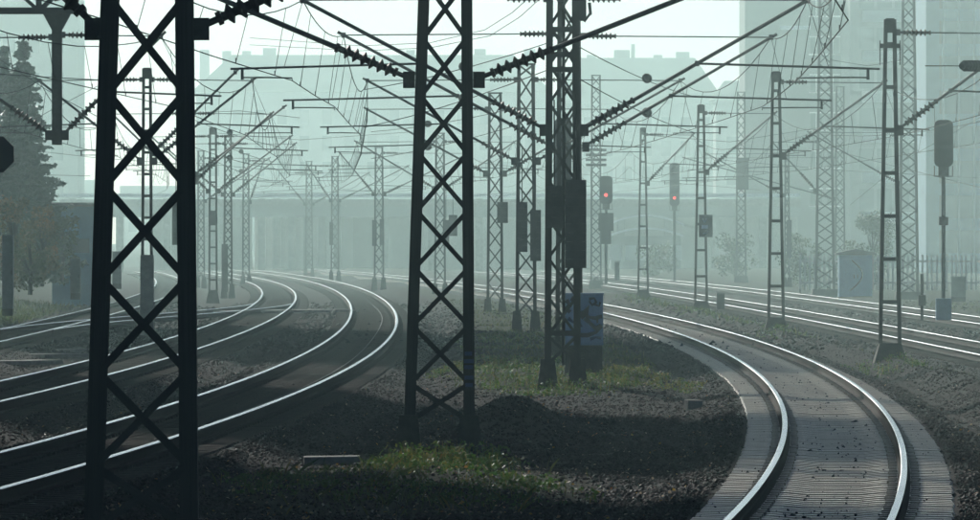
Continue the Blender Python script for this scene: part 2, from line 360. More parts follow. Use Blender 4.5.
track('nearer of the two right side tracks beyond the ladder masts', T_R2, y0=120, y1=600)
track('far right track passing the blue hut', T_R3, y0=160, y1=600)
yy = np.linspace(222, 318, 30)
tt = (yy - 222) / 96; w = tt * tt * (3 - 2 * tt)
T_X = np.polynomial.Polynomial.fit(yy, T_L3(yy) * (1 - w) + T_L2(yy) * w, 5)
track('crossover rails linking the far left track to its neighbour', T_X, y0=226, y1=314, zs=-0.004, sleepers=False)

# ------------------------------------------------------------------ loose ballast stones (uncountable)
def scatter(n, y0, y1, power=1.6, margin=1.15):
    u = rng.random(n); a = 1 - power                       # density of points per metre of depth ~ Y^-power * width
    Y = (y0 ** a + u * (y1 ** a - y0 ** a)) ** (1 / a)
    X = (rng.random(n) * 2 - 1) * 490 / F * Y * margin
    return X, Y
def stones(n, y0, y1, size, keep, zlift=0.0, power=1.6):
    X, Y = scatter(n, y0, y1, power); k = keep(X, Y); X, Y = X[k], Y[k]; n = len(X)
    base = np.array([(1, 0, 0), (-1, 0, 0), (0, 1, 0), (0, -1, 0), (0, 0, 0.75), (0, 0, -0.75)], float)
    sc = size * (0.5 + 0.7 * rng.random(n) + 1.1 * rng.random(n) ** 6)
    P = base[None] * (0.7 + 0.6 * rng.random((n, 6, 1))) + rng.normal(0, 0.22, (n, 6, 3))
    a = rng.random(n) * 6.283; ca, sa = np.cos(a), np.sin(a)
    P = np.stack([P[..., 0] * ca[:, None] - P[..., 1] * sa[:, None], P[..., 0] * sa[:, None] + P[..., 1] * ca[:, None], P[..., 2]], -1) * sc[:, None, None]
    Z = zg(X, Y) + zlift + sc * 0.25
    P += np.stack([X, Y, Z], -1)[:, None, :]
    fb = np.array([(0, 2, 4), (2, 1, 4), (1, 3, 4), (3, 0, 4), (2, 0, 5), (1, 2, 5), (3, 1, 5), (0, 3, 5)])
    T = (np.arange(n)[:, None, None] * 6 + fb[None]).reshape(-1, 3)
    tone = np.repeat(0.25 + 0.8 * rng.random(n) ** 2 + (rng.random(n) > 0.96) * 2.4 * rng.random(n), 6)
    return P.reshape(-1, 3), T, tone
def keep_ballast(X, Y):
    d = tdist(X, Y); g = green(X, Y)
    return (rng.random(len(X)) > g * 0.85) & ((d > 1.36) | (rng.random(len(X)) < 0.06)) 
A1 = stones(170000, 78, 250, 0.019, keep_ballast)
def keep_on(X, Y):
    d = np.abs(X - T_R1(Y)); return (d < 1.2) & (np.abs(d - 0.75) > 0.16) & (rng.random(len(X)) < 0.5 * sm(0.4, 0.75, vnoise(X, Y, 0.25, 6)) + 0.06)
A3 = stones(26000, 200, 340, 0.05, keep_ballast, 0.0, 1.2)
A2 = stones(9000, 74, 200, 0.011, keep_on, 0.040)
V = np.concatenate([A1[0], A2[0], A3[0]]); T = np.concatenate([A1[1], A2[1] + len(A1[0]), A3[1] + len(A1[0]) + len(A2[0])])
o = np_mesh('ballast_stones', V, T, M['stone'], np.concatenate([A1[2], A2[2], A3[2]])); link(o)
tag(o, 'dark loose ballast stones covering the ground between the tracks', 'gravel', None, 'stuff')

# ------------------------------------------------------------------ weeds, grass and fallen leaves (uncountable)
def blades(X, Y, h, wdt, lean):
    n = len(X); Z = zg(X, Y) - 0.02; a = rng.random(n) * 6.283; hh = h * (0.4 + 0.8 * rng.random(n)); w = wdt * (0.6 + 0.8 * rng.random(n))
    dx, dy = np.cos(a) * w, np.sin(a) * w * 0.5; lx, ly = rng.normal(0, lean, n) * hh, rng.normal(0, lean, n) * hh
    P = np.stack([np.stack([X - dx, Y - dy, Z], -1), np.stack([X + dx, Y + dy, Z], -1),
                  np.stack([X + dx * .7 + lx * .4, Y + dy * .7 + ly * .4, Z + hh * .6], -1), np.stack([X + lx, Y + ly, Z + hh], -1)], 1)
    f = np.array([(0, 1, 2), (0, 2, 3)]); T = (np.arange(n)[:, None, None] * 4 + f[None]).reshape(-1, 3)
    return P.reshape(-1, 3), T, np.repeat(np.clip(rng.normal(0.42, 0.24, n), 0, 1), 4)
def leaves(P0, size, flat=0.5):
    n = len(P0); s = size * (0.5 + rng.random(n)); a = rng.random(n) * 6.283; t = rng.normal(0, flat, n); b = rng.normal(0, flat, n)
    ax = np.stack([np.cos(a), np.sin(a), t], -1); bx = np.stack([-np.sin(a), np.cos(a), b], -1) * 0.6
    ax /= np.linalg.norm(ax, axis=1)[:, None]
    P = np.stack([P0 - ax * s[:, None], P0 + bx * s[:, None], P0 + ax * s[:, None], P0 - bx * s[:, None]], 1); P[:, 1, 2] += 0.15 * s; P[:, 3, 2] += 0.15 * s
    f = np.array([(0, 1, 2), (0, 2, 3)]); T = (np.arange(n)[:, None, None] * 4 + f[None]).reshape(-1, 3)
    return P.reshape(-1, 3), T
def join(parts):
    V, T, C = [], [], []; n = 0
    for p in parts: V.append(p[0]); T.append(p[1] + n); C.append(p[2]); n += len(p[0])
    return np.concatenate(V), np.concatenate(T), np.concatenate(C)
parts = []
X, Y = scatter(90000, 150, 340, 1.4, 1.1); k = rng.random(len(X)) < green(X, Y) * (0.25 + 0.9 * vnoise(X, Y, 0.8, 21)); parts.append(blades(X[k], Y[k], 0.13, 0.012, 0.35))
X, Y = scatter(30000, 82, 112, 1.2, 0.8); k = rng.random(len(X)) < 0.22 * green(X, Y) * sm(0.4, 0.8, vnoise(X, Y, 0.9, 8)); parts.append(blades(X[k], Y[k], 0.20, 0.006, 0.6))
o = np_mesh('grass', *join(parts)[:2], M['grass'], join(parts)[2]) if False else None
X, Y = scatter(40000, 220, 345, 1.2, 1.05); k = (X < T_L3(Y) - 2.6) | ((X > T_R1(Y) + 2.6) & (X < T_R2(Y) - 1.9) & (rng.random(len(X)) < 0.5)); parts.append(blades(X[k], Y[k], 0.22, 0.02, 0.35))
J = join(parts); o = np_mesh('grass', J[0], J[1], M['grass'], J[2]); link(o)
tag(o, 'short yellow green grass on the strips between the tracks', 'grass', None, 'stuff')
parts = []
def weed_patch(cx, cy, rx, ry, plants, hmin, hmax, lsize, tone):
    for _ in range(plants):
        r = math.sqrt(random.random()); q = random.random() * 6.283
        x, y = cx + rx * r * math.cos(q), cy + ry * r * math.sin(q)
        h = random.uniform(hmin, hmax) * (1.1 - 0.5 * r); n = int(10 + h * 60)
        z0 = float(zg(x, y)); t = rng.random(n)
        P0 = np.stack([x + rng.normal(0, 0.05 + 0.10 * h, n), y + rng.normal(0, 0.08, n), z0 + t * h + 0.01], -1)
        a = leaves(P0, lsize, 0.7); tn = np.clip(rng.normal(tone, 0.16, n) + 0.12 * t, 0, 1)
        parts.append((a[0], a[1], np.repeat(tn, 4)))
        for _k in range(2):
            sx = random.gauss(0, 0.1 * h)
            vs_ = np.array([(x - .003, y, z0), (x + .003, y, z0), (x + sx + .002, y, z0 + h), (x + sx - .002, y, z0 + h)])
            parts.append((vs_, np.array([(0, 1, 2), (0, 2, 3)]), np.full(4, 0.9)))
weed_patch(wx(432, 103), 101.5, 0.62, 3.0, 40, 0.15, 0.42, 0.028, 0.6)      # leafy bright plants in front of the mast feet
weed_patch(wx(400, 101), 101, 0.28, 2.0, 10, 0.15, 0.32, 0.028, 0.65)
weed_patch(wx(490, 100), 100, 0.6, 3, 34, 0.1, 0.26, 0.026, 0.35)
weed_patch(wx(390, 94), 94, 2.1, 6, 150, 0.04, 0.22, 0.022, 0.35)
weed_patch(wx(500, 92), 92, 1.2, 5, 80, 0.05, 0.16, 0.023, 0.25)
weed_patch(wx(280, 96), 96, 0.8, 4, 24, 0.05, 0.14, 0.022, 0.3)
weed_patch(wx(560, 148), 150, 1.5, 6, 150, 0.08, 0.24, 0.022, 0.45)
weed_patch(wx(640, 152), 155, 1.3, 7, 130, 0.06, 0.2, 0.022, 0.65)
weed_patch(wx(500, 160), 165, 1.6, 10, 150, 0.06, 0.2, 0.024, 0.5)
weed_patch(wx(520, 200), 205, 1.8, 18, 120, 0.06, 0.2, 0.026, 0.5)
weed_patch(wx(885, 172), 172, 0.9, 7, 60, 0.05, 0.22, 0.022, 0.3)
for q_ in ((776, 231), (701, 289), (643, 350)): weed_patch(wx(q_[0], q_[1]), q_[1], 0.9, 8, 40, 0.05, 0.22, 0.03, 0.3)
weed_patch(wx(470, 104), 105, 0.5, 2.0, 24, 0.12, 0.34, 0.030, 0.45)
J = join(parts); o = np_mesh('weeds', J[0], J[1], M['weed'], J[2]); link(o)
tag(o, 'low leafy green weeds around the mast feet', 'weeds', None, 'stuff')
X, Y = scatter(6000, 80, 170, 1.6, 1.0); k = (tdist(X, Y) > 1.5) & (rng.random(len(X)) < 0.35 + 0.6 * green(X, Y)); X, Y = X[k], Y[k]
XO = rng.normal(wx(570, 122), 0.7, 26); YO = rng.normal(122, 3.0, 26); X = np.concatenate([X, XO]); Y = np.concatenate([Y, YO])
A = leaves(np.stack([X, Y, zg(X, Y) + 0.05], -1), 0.022, 0.5)
tn = rng.random(len(X)) ** 0.7; tn[-26:] = 0.33 + rng.normal(0, 0.05, 26); tn[:-26] = np.where(rng.random(len(X) - 26) < 0.6, 0.02, tn[:-26])
o = np_mesh('fallen_leaves', A[0], A[1], M['dead'], np.repeat(tn, 4)); link(o)
tag(o, 'fallen leaves and litter scattered over the ballast', 'leaves', None, 'stuff')

# ------------------------------------------------------------------ shared unit meshes for bars
def unit(name, rects, mat_):
    b = MB()
    for (x0, x1, y0, y1) in rects: b.box(((x0 + x1) / 2, (y0 + y1) / 2, 0.5), (x1 - x0, y1 - y0, 1))
    return b.mesh(name, mat_)
U_ANGLE = unit('angle_bar', [(-.5, .5, -.09, .09), (.32, .5, .09, 1.0)], M['steel'])
U_FLAT = unit('flat_bar', [(-.5, .5, -.09, .09)], M['steel'])
U_CHAN = unit('channel', [(-.5, -.37, -.5, .5), (-.37, .5, -.5, -.40), (-.37, .5, .40, .5)], M['steel'])   # web outside, flanges inward (+x)
U_LEG = unit('angle_leg', [(-.5, -.34, -.5, .5), (-.34, .5, -.5, -.34)], M['steel'])
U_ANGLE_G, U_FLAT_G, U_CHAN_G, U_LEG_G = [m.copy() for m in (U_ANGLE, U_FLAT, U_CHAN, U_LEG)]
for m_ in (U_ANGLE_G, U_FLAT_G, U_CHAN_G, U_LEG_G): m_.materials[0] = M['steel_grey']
def bar(name, mesh, p0, p1, w, t, parent, yref=(0, 1, 0), flip=1):
    p0, p1 = Vector(p0), Vector(p1); z = p1 - p0; L = z.length; z.normalize(); y = Vector(yref); x = y.cross(z).normalized() * flip; y = z.cross(x)
    o = bpy.data.objects.new(name, mesh)
    R = Matrix((x, y, z)).transposed().to_4x4()
    o.matrix_basis = Matrix.Translation(p0) @ R @ Matrix.Diagonal((w, t, L, 1))
    return link(o, parent)
INS = {}
def ins_prof(n, r, rc):
    p = [(0.0, rc * 1.5), (0.05, rc * 1.5), (0.06, rc)]
    for i in range(n):
        t = 0.10 + 0.80 * i / n; dt = 0.80 / n
        p += [(t, rc), (t + dt * 0.30, r), (t + dt * 0.42, r), (t + dt * 0.62, rc)]
    return p + [(0.94, rc), (0.95, rc * 1.5), (1.0, rc * 1.5)]
def insulator(p0, p1, parent, n=6, r=0.09, rc=0.035, m='insul'):
    b = MB(); b.lathe(ins_prof(n, r, rc), p0, p1, 10); return b.build('insulator', M[m], parent, smooth=False)

SUP = {k: [] for k in ('L3', 'L2', 'L1', 'R1', 'R2', 'R3')}
TR = dict(L3=T_L3, L2=T_L2, L1=T_L1, R1=T_R1, R2=T_R2, R3=T_R3)
ZC = 5.5
def cantilever(root, xa, Y, track_, za=4.85, ze=7.0, stag=0.0, big=1.0, tie=True, reg=True, lift=0.0, record=True, zc=ZC):
    """hinged cantilever from the mast at (xa, Y) to the messenger wire over a track; coordinates are world minus root"""
    ox, oy, oz = root.location
    xt = float(TR[track_](Y)) + stag; sgn = 1 if xt > xa else -1
    def P(x, z, dy=0.0): return (x - ox, Y + dy - oy, z - oz)
    a = Vector(P(xa, za)); e = Vector(P(xt, ze)); d = (e - a).normalized()
    rt = 0.034 * big
    b = MB()
    hb = MB(); hb.box(a + Vector((sgn * 0.06, 0, 0)), (0.16, 0.14, 0.22)); hb.tube([a + d * 0.05, a + d * 0.30], rt * 0.9, 8)
    i0, i1 = a + d * 0.24, a + d * (0.24 + 0.85 * big)
    b.tube([i1 - d * 0.04, e + d * 0.15], rt, 8)
    b.box(e, (0.10, 0.10, 0.12))
    can = b.build('cantilever', M['tube'], root); hb.build('hinge_bracket', M['steel'], can)
    insulator(i0, i1, can, 6, 0.095 * big, 0.042 * big)
    if tie:
        t0 = Vector(P(xa, ze + 0.03 + lift)); td = (e - t0).normalized()
        b = MB(); b.tube([t0, t0 + td * 0.16], 0.03, 6); b.tube([t0 + td * 0.72, e], 0.016, 6); b.box(t0, (0.14, 0.12, 0.14)); b.build('tie_tube', M['tube'], can)
        insulator(t0 + td * 0.14, t0 + td * 0.74, can, 5, 0.08, 0.035)
    if reg:
        zr = zc + 0.32; f = (zr - za) / (ze - za); r0 = a + (e - a) * f
        r1 = Vector(P(xt + sgn * 1.35, zr - 0.10))
        b = MB(); b.tube([r0, r1], 0.024, 6); b.box(r0, (0.08, 0.08, 0.10))
        h = r1 - Vector((sgn * 0.22, 0, 0)); b.tube([h, h - Vector((0, 0, 0.20))], 0.028, 6)
        b.tube([e, r0 + (r1 - r0) * 0.72], 0.006, 4)
        b.build('registration_tube', M['tube'], can)
        c = Vector(P(xt + (0.2 if int(Y) % 2 else -0.2), zc)); s0 = h - Vector((0, 0, 0.16))
        b = MB(); b.tube([s0, s0 + (c - s0) * 0.5 + Vector((0, 0, 0.03)), c + Vector((0, 0, 0.05)), c], 0.016, 6); b.build('steady_arm', M['tube'], can)
    if record: SUP[track_].append((Y, xt, ze, xt + (0.2 if int(Y) % 2 else -0.2)))
    return can

def foundation(root, x, z0, ztop, w, m='conc_dark', dep=None):
    b = MB(); b.box((x, 0, (z0 + ztop) / 2 - 0.10), (w, dep or w * 1.2, ztop - z0 + 0.20), taper=0.62); return b.build('foundation', M[m], root)
def flat_mast(label, px, Y, z0, ztop, w0, w1, pitch, legw, barw, group, zfirst, dep=0.28, style='x', found=0.34, ltilt=None, grey=False, cap=True, zf=0.3, name='lattice_mast'):
    """two channel legs joined by crossed bars (x) or rungs (ladder), front and back"""
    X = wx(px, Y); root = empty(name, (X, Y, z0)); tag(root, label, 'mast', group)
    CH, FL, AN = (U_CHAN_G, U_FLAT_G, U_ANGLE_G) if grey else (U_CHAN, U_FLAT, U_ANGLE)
    H = ztop - z0
    lt = ltilt if ltilt is not None else 0.5           # share of the taper taken by the left leg
    xl = lambda z: -w0 / 2 + (w0 - w1) * lt * z / H
    xr = lambda z: w0 / 2 - (w0 - w1) * (1 - lt) * z / H
    zb = zf if found else 0
    bar('leg', CH, (xl(zb) + legw / 2, 0, zb), (xl(H) + legw / 2, 0, H), legw, dep, root, flip=1)
    bar('leg', CH, (xr(zb) - legw / 2, 0, zb), (xr(H) - legw / 2, 0, H), legw, dep, root, yref=(0, -1, 0))
    z = zfirst - z0; zs = []
    while z - pitch > zb: z -= pitch
    while z < H: zs.append(z); z += pitch
    for z in zs:
        for sy in (-1, 1):
            y = sy * (dep / 2 + 0.008)
            if style == 'x':
                hh = pitch * 0.46; a0, a1 = max(z - hh, zb + 0.05), min(z + hh, H - 0.02)
                if a1 - a0 < 0.25: continue
                bar('brace', AN if sy < 0 else FL, (xl(a0) + legw * .7, y, a0), (xr(a1) - legw * .7, y, a1), barw, barw * 0.6, root)
                bar('brace', FL, (xr(a0) - legw * .7, y - sy * 0.018, a0), (xl(a1) + legw * .7, y - sy * 0.018, a1), barw, barw * 0.6, root)
            else:
                if z < zb + 0.05 or z > H - 0.05: continue
                bar('rung', FL, (xl(z) + 0.01, y, z), (xr(z) - 0.01, y, z), barw, barw * 0.5, root)
    if cap:
        b = MB()
        if style == 'ladder': b.box((0, 0, H - 0.14), (w1 - legw, dep + 0.03, 0.32))
        else: b.box((0, 0, H + 0.02), (w1 + 0.04, dep + 0.06, 0.05))
        b.build('cap_plate', M['steel_grey' if grey else 'steel'], root)
    if found:
        if style == 'x':
            foundation(root, -w0 / 2 + legw / 2, -0.05, zf + 0.12, found); foundation(root, w0 / 2 - legw / 2, -0.05, zf + 0.12, found)
        else: foundation(root, 0, -0.05, zf + 0.03, w0 * 1.45)
    return root
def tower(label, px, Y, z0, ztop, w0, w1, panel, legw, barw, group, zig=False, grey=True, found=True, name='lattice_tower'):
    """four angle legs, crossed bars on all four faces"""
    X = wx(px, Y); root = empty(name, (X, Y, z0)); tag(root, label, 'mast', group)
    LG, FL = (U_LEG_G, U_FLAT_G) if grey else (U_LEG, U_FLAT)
    H = ztop - z0; hw = lambda z: (w0 + (w1 - w0) * z / H) / 2
    for sx in (-1, 1):
        for sy in (-1, 1):
            a, b_ = hw(0), hw(H)
            bar('leg', LG, (sx * a, sy * a, 0), (sx * b_, sy * b_, H), legw, legw, root)
    z = 0.15; k = 0
    while z + panel < H:
        z1 = z + panel; a, b_ = hw(z), hw(z1)
        for sy in (-1, 1):
            bar('brace', FL, (-a, sy * a, z), (b_, sy * b_, z1), barw, barw * .5, root)
            if not zig: bar('brace', FL, (a, sy * a - sy * .012, z), (-b_, sy * b_ - sy * .012, z1), barw, barw * .5, root)
            else: bar('brace', FL, (a, sy * a, z1), (-b_, sy * b_, z1), barw, barw * .5, root)
        if k % 2 == 0:
            for sx in (-1, 1): bar('brace', FL, (sx * a, -a, z), (sx * b_, b_, z1), barw, barw * .5, root, yref=(1, 0, 0))
        z = z1; k += 1
    b = MB(); b.box((0, 0, H), (w1 + .1, w1 + .1, 0.05)); b.build('cap_plate', M['steel_grey' if grey else 'steel'], root)
    if found:
        b = MB(); b.box((0, 0, 0), (w0 * 1.6, w0 * 1.6, 0.5), taper=0.85); b.build('foundation', M['conc_dark'], root)
    return root
def weight_stack(root, x, z0, z1, w, dy=-0.32, m='weights'):
    """column of tensioning weights hung on the mast, world z"""
    ox, oy, oz = root.location; H = z1 - z0; n = max(4, int(H / 0.16)); b = MB()
    for i in range(n):
        h = H / n; b.box((x - ox, dy, z0 - oz + h * (i + 0.5)), (w * (1 - 0.008 * (i % 2)), w * 0.8, h * 0.99))
    o = b.build('weight_stack', M[m], root)
    c = MB(); c.tube([(x - ox, dy, z1 - oz), (x - ox, dy, z1 - oz + 1.6)], 0.012, 6); c.build('rope', M['wire'], o); return o

# ------------------------------------------------------------------ masts of the middle row (between the two curved main tracks)
GM = 'lattice masts in the strip between the curved main tracks'
mA = flat_mast('nearest black lattice mast with wide crossed bracing at the left', 141, 80, -0.62, 9.0, 1.148, 0.75, 0.925, 0.18, 0.072, GM, 4.49, dep=0.24, ltilt=0.77, found=0.42)
cantilever(mA, wx(101, 80) - 0.02, 80, 'L1', 4.66, 6.6, 0.1, 1.15, reg=False)
cantilever(mA, wx(193, 80) + 0.02, 80, 'R1', 4.66, 7.4, 0.0, 1.15, reg=False)
mB = flat_mast('black lattice mast with boot shaped feet in the centre foreground', 439, 108, -0.27, 9.0, 0.965, 0.60, 0.77, 0.15, 0.062, GM, 5.64, dep=0.22, ltilt=0.85, found=0.40, zf=0.36)
cantilever(mB, wx(415, 108) - 0.02, 108, 'L1', 4.70, 6.35, -0.2, 1.05, reg=False, tie=False)
cantilever(mB, wx(473, 108) + 0.02, 108, 'R1', 4.70, 6.75, 0.3, 1.05, reg=False, tie=False)
b = MB()
rs = random.Random(3)
for i, (z, w) in enumerate([(1.30, 0.10), (1.20, 0.13), (1.12, 0.12), (0.98, 0.12), (0.88, 0.10)]):
    b.box((0.40 + rs.uniform(-.01, .01), -0.128, z), (w, 0.006, 0.055))
b.build('graffiti', M['sprayb'], mB)
mC = flat_mast('dark lattice mast carrying two tensioning weight stacks beside the graffiti cabinet', 562.5, 150, -0.10, 9.2, 0.68, 0.58, 0.72, 0.125, 0.05, GM, wz(316, 150), dep=0.5, found=0.42, zf=0.30)
for sd_ in (-1, 1):
    px_, tr_ = (547, 'L1') if sd_ < 0 else (581, 'R1')
    cantilever(mC, wx(px_, 150), 150, tr_, 4.58, 7.0, 0.1 if sd_ > 0 else 0.2, 1.05)
weight_stack(mC, wx(554, 150), wz(228, 150), wz(186, 150), 0.335, -0.42)
weight_stack(mC, wx(575.5, 150), wz(268, 150), wz(180, 150), 0.39, -0.48)
b = MB(); b.tube([(0.02, 0, 0.3), (0.02, 0, 9.0)], 0.03, 8); b.build('cable_conduit', M['steel'], mC)
b = MB(); b.box((0.36, -0.1, wz(10, 150) + 0.1), (0.16, 0.2, 0.42)); b.tube([(0.40, -0.1, wz(22, 150) + .1), (0.52, -0.1, wz(14, 150) + .1), (0.50, -0.1, wz(3, 150) + .1)], 0.03, 6); b.build('terminal_box', M['black'], mC)
for zz_ in (wz(55, 150), wz(30, 150), wz(70, 150), wz(333, 150)):
    b = MB(); b.box((0, -0.27, zz_ + 0.1), (0.60, 0.02, 0.10)); b.build('tie_plate', M['steel'], mC)
mC2 = flat_mast('lattice mast standing directly behind the one with two weight stacks', 569, 180, -0.05, 8.6, 0.62, 0.50, 0.72, 0.10, 0.045, GM, 5.2, dep=0.4, found=0.4)
cantilever(mC2, wx(553, 180), 180, 'L1', 4.60, 7.1, 0.1, 1.0, zc=5.42); cantilever(mC2, wx(583, 180), 180, 'R1', 4.60, 7.05, 0.25, 1.0, zc=5.42)
mD = flat_mast('grey lattice mast with twin weights left of the cabinet', 526, 230, -0.10, 7.5, 0.62, 0.50, 0.62, 0.10, 0.045, GM, 5.0, dep=0.4, found=0.36, zf=0.45)
cantilever(mD, wx(516, 230), 230, 'L1', 4.75, 7.05, -0.05); cantilever(mD, wx(536, 230), 230, 'R1', 4.75, 7.05, -0.2)
weight_stack(mD, wx(522, 230), wz(252, 230), wz(202, 230), 0.31, -0.38); weight_stack(mD, wx(535.5, 230), wz(261, 230), wz(210, 230), 0.31, -0.38)
mE = flat_mast('grey lattice mast with one small weight box, behind the twin weight mast', 495, 282, -0.10, 7.6, 0.60, 0.48, 0.62, 0.095, 0.045, GM, 5.0, dep=0.36, found=0.34, zf=0.4)
cantilever(mE, wx(487, 282), 282, 'L1', 4.8, 7.05, -0.2); cantilever(mE, wx(503, 282), 282, 'R1', 4.8, 7.05, -0.2)
weight_stack(mE, wx(502.5, 282), wz(223, 282), wz(202, 282), 0.38, -0.36)
for (px_, Y_, zt_, lab_, wts) in [
        (440, 376, 7.4, 'misty lattice mast seen through the centre mast', [(446, 220, 246, 0.3), (453, 215, 236, 0.4)]),
        (379, 427, 7.3, 'misty lattice mast with two weights just right of the left curve', [(374.5, 220, 246, 0.24), (382, 219, 245, 0.24)]),
        (335, 505, 7.6, 'pale misty lattice mast with a weight beside the far curve', [(331.5, 222, 245, 0.24)]),
        (309, 560, 7.8, 'palest thin mast at the far end of the left curve', [])]:
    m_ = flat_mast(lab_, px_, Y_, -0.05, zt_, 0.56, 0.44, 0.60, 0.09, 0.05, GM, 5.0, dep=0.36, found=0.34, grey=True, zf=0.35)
    cantilever(m_, m_.location.x - 0.25, Y_, 'L1', 4.85, 7.0, 0.1)
    cantilever(m_, m_.location.x + 0.25, Y_, 'R1', 4.85, 7.0, -0.1)
    for (wxp, yt, yb, ww) in wts: weight_stack(m_, wx(wxp, Y_), wz(yb, Y_), wz(yt, Y_), ww, -0.34)

# ------------------------------------------------------------------ ladder masts along the right tracks
GL = 'ladder masts along the right tracks'
lad = []
for (px_, Y_, lab_, st) in [
        (890, 178, 'tallest looking ladder mast in front of the right tracks', 0.3),
        (776, 235, 'second nearest ladder mast beside the right tracks, left of the blue hut', 0.55),
        (701, 294, 'ladder mast with a small grey sign box halfway up', 0.35),
        (643, 356, 'farthest thin ladder mast right of the red signals', 0.2)]:
    m_ = flat_mast(lab_, px_, Y_, 0.02, 7.4, 0.52, 0.27, 0.95, 0.085, 0.085, GL, wz(302, 178), dep=0.16, style='ladder', zf=0.20)
    cantilever(m_, m_.location.x + 0.16, Y_, 'R2', 4.95, 7.08, st); lad.append(m_)
b = MB(); b.box((0, 0, wz(46, 178) - 0.02), (0.46, 0.10, 0.10))
for sx in (-0.22, 0.22): b.tube([(sx, 0, wz(46, 178) + 0.10), (sx, 0, wz(66, 178))], 0.012, 6)
b.build('crossarm', M['steel'], lad[0])
b = MB(); b.box((0.17, -0.16, wz(226, 294) - 0.02), (0.50, 0.12, 0.82)); sb = b.build('sign_box', M['greycab'], lad[2], bevel=0.012)
b = MB(); z_ = wz(226, 294) - 0.02
b.tube([(0.05, -0.226, z_ + .28), (0.12, -0.226, z_ + .12)], 0.012, 4); b.tube([(0.2, -0.226, z_ + .28), (0.12, -0.226, z_ + .12)], 0.012, 4)
b.box((0.13, -0.224, z_ - .03), (0.24, 0.004, 0.14)); b.tube([(0.06, -0.226, z_ - .28), (0.2, -0.226, z_ - .26), (0.26, -0.226, z_ - .18)], 0.014, 4)
b.build('marking', M['palecab'], sb)

# ------------------------------------------------------------------ masts of the left tracks
GLT = 'masts standing among the left tracks'
m147 = flat_mast('ladder mast on a tall concrete sleeve framed by the nearest mast', 147, 230, -0.15, 7.4, 0.36, 0.27, 0.62, 0.08, 0.075, GLT, 5.0, dep=0.16, style='ladder', found=None)
b = MB(); b.box((0, 0, 1.08), (0.40, 0.40, 2.30), taper=0.92); b.build('concrete_sleeve', M['concrete'], m147, bevel=0.02)
cantilever(m147, m147.location.x + 0.15, 230, 'L2', 4.75, 7.05, 0.7); cantilever(m147, m147.location.x + 0.15, 230.6, 'L2', 5.0, 7.3, 0.2, tie=False, reg=False, record=False)
cantilever(m147, m147.location.x - 0.15, 230, 'L3', 4.75, 7.05, 0.2)
m188 = flat_mast('lattice mast mostly hidden behind the right leg of the nearest mast', 188, 293, -0.1, 7.4, 0.50, 0.42, 0.60, 0.09, 0.05, GLT, 5.0, dep=0.3)
cantilever(m188, m188.location.x + 0.22, 293, 'L2', 4.6, 7.05, 0.1); cantilever(m188, m188.location.x + 0.22, 293.5, 'L2', 4.85, 7.3, 0.55, tie=False, reg=False, record=False); cantilever(m188, m188.location.x - 0.22, 293, 'L3', 4.6, 7.05)
weight_stack(m188, wx(176, 293), wz(245, 293), wz(200, 293), 0.25, -0.3)
m213 = flat_mast('misty ladder mast with a dark box halfway up', 213, 356, -0.1, 7.4, 0.42, 0.34, 0.72, 0.085, 0.075, GLT, 5.0, dep=0.16, style='ladder')
cantilever(m213, m213.location.x + 0.18, 356, 'L2', 4.6, 7.0, 0.5); cantilever(m213, m213.location.x - 0.18, 356, 'L3', 4.6, 7.0)
b = MB(); b.box((-0.02, -0.2, wz(218, 356) + 0.1), (0.34, 0.2, 0.66)); b.build('junction_box', M['weights'], m213, bevel=0.015)
m228 = flat_mast('misty lattice mast just right of the ladder mast with the box', 228, 384, -0.1, 7.4, 0.46, 0.36, 0.42, 0.085, 0.045, GLT, 5.0, dep=0.3)
cantilever(m228, m228.location.x + 0.2, 384, 'L2', 4.6, 7.0, 0.8); cantilever(m228, m228.location.x - 0.2, 384, 'L3', 4.6, 7.0)
weight_stack(m228, wx(225, 384), wz(292, 384), wz(244, 384), 0.30, -0.3)
for (px_, Y_, lab_) in [(201, 455, 'pale lattice mast between the nearest mast and the boxed ladder mast'), (246, 470, 'very pale mast right of the left mast pair')]:
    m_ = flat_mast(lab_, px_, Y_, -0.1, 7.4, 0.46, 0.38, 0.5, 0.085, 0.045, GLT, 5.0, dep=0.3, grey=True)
    cantilever(m_, m_.location.x + 0.2, Y_, 'L2', 4.6, 7.0, 0.3)

# ------------------------------------------------------------------ tall towers on the right
GT = 'tall lattice towers right of the tracks'
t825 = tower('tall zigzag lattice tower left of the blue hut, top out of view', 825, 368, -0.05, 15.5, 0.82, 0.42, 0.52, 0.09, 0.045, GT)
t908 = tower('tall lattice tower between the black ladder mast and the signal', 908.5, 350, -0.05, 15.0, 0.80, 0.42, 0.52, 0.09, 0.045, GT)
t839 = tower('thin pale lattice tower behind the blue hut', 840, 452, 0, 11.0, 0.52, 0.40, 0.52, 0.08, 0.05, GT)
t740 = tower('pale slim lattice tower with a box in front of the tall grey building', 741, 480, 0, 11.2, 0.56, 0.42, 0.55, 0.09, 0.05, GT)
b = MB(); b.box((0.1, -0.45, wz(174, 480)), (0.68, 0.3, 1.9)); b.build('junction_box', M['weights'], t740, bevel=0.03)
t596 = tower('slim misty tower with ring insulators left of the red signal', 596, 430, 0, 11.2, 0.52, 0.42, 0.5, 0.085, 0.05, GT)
for k_, zz_ in enumerate((wz(165, 430), wz(160, 430), wz(155, 430), wz(150, 430))):
    b = MB(); b.tube([(-0.55, -0.3, zz_), (0.55, -0.3, zz_)], 0.07, 8); b.build('insulator_bar', M['insul_grey'], t596)
cantilever(t825, t825.location.x - 0.4, 368, 'R3', 4.7, 6.9, -0.3); cantilever(t908, t908.location.x - 0.4, 350, 'R3', 4.9, 7.1, 0.3, reg=False)
cantilever(t839, t839.location.x - 0.25, 452, 'R3', 4.7, 7.0, 0)
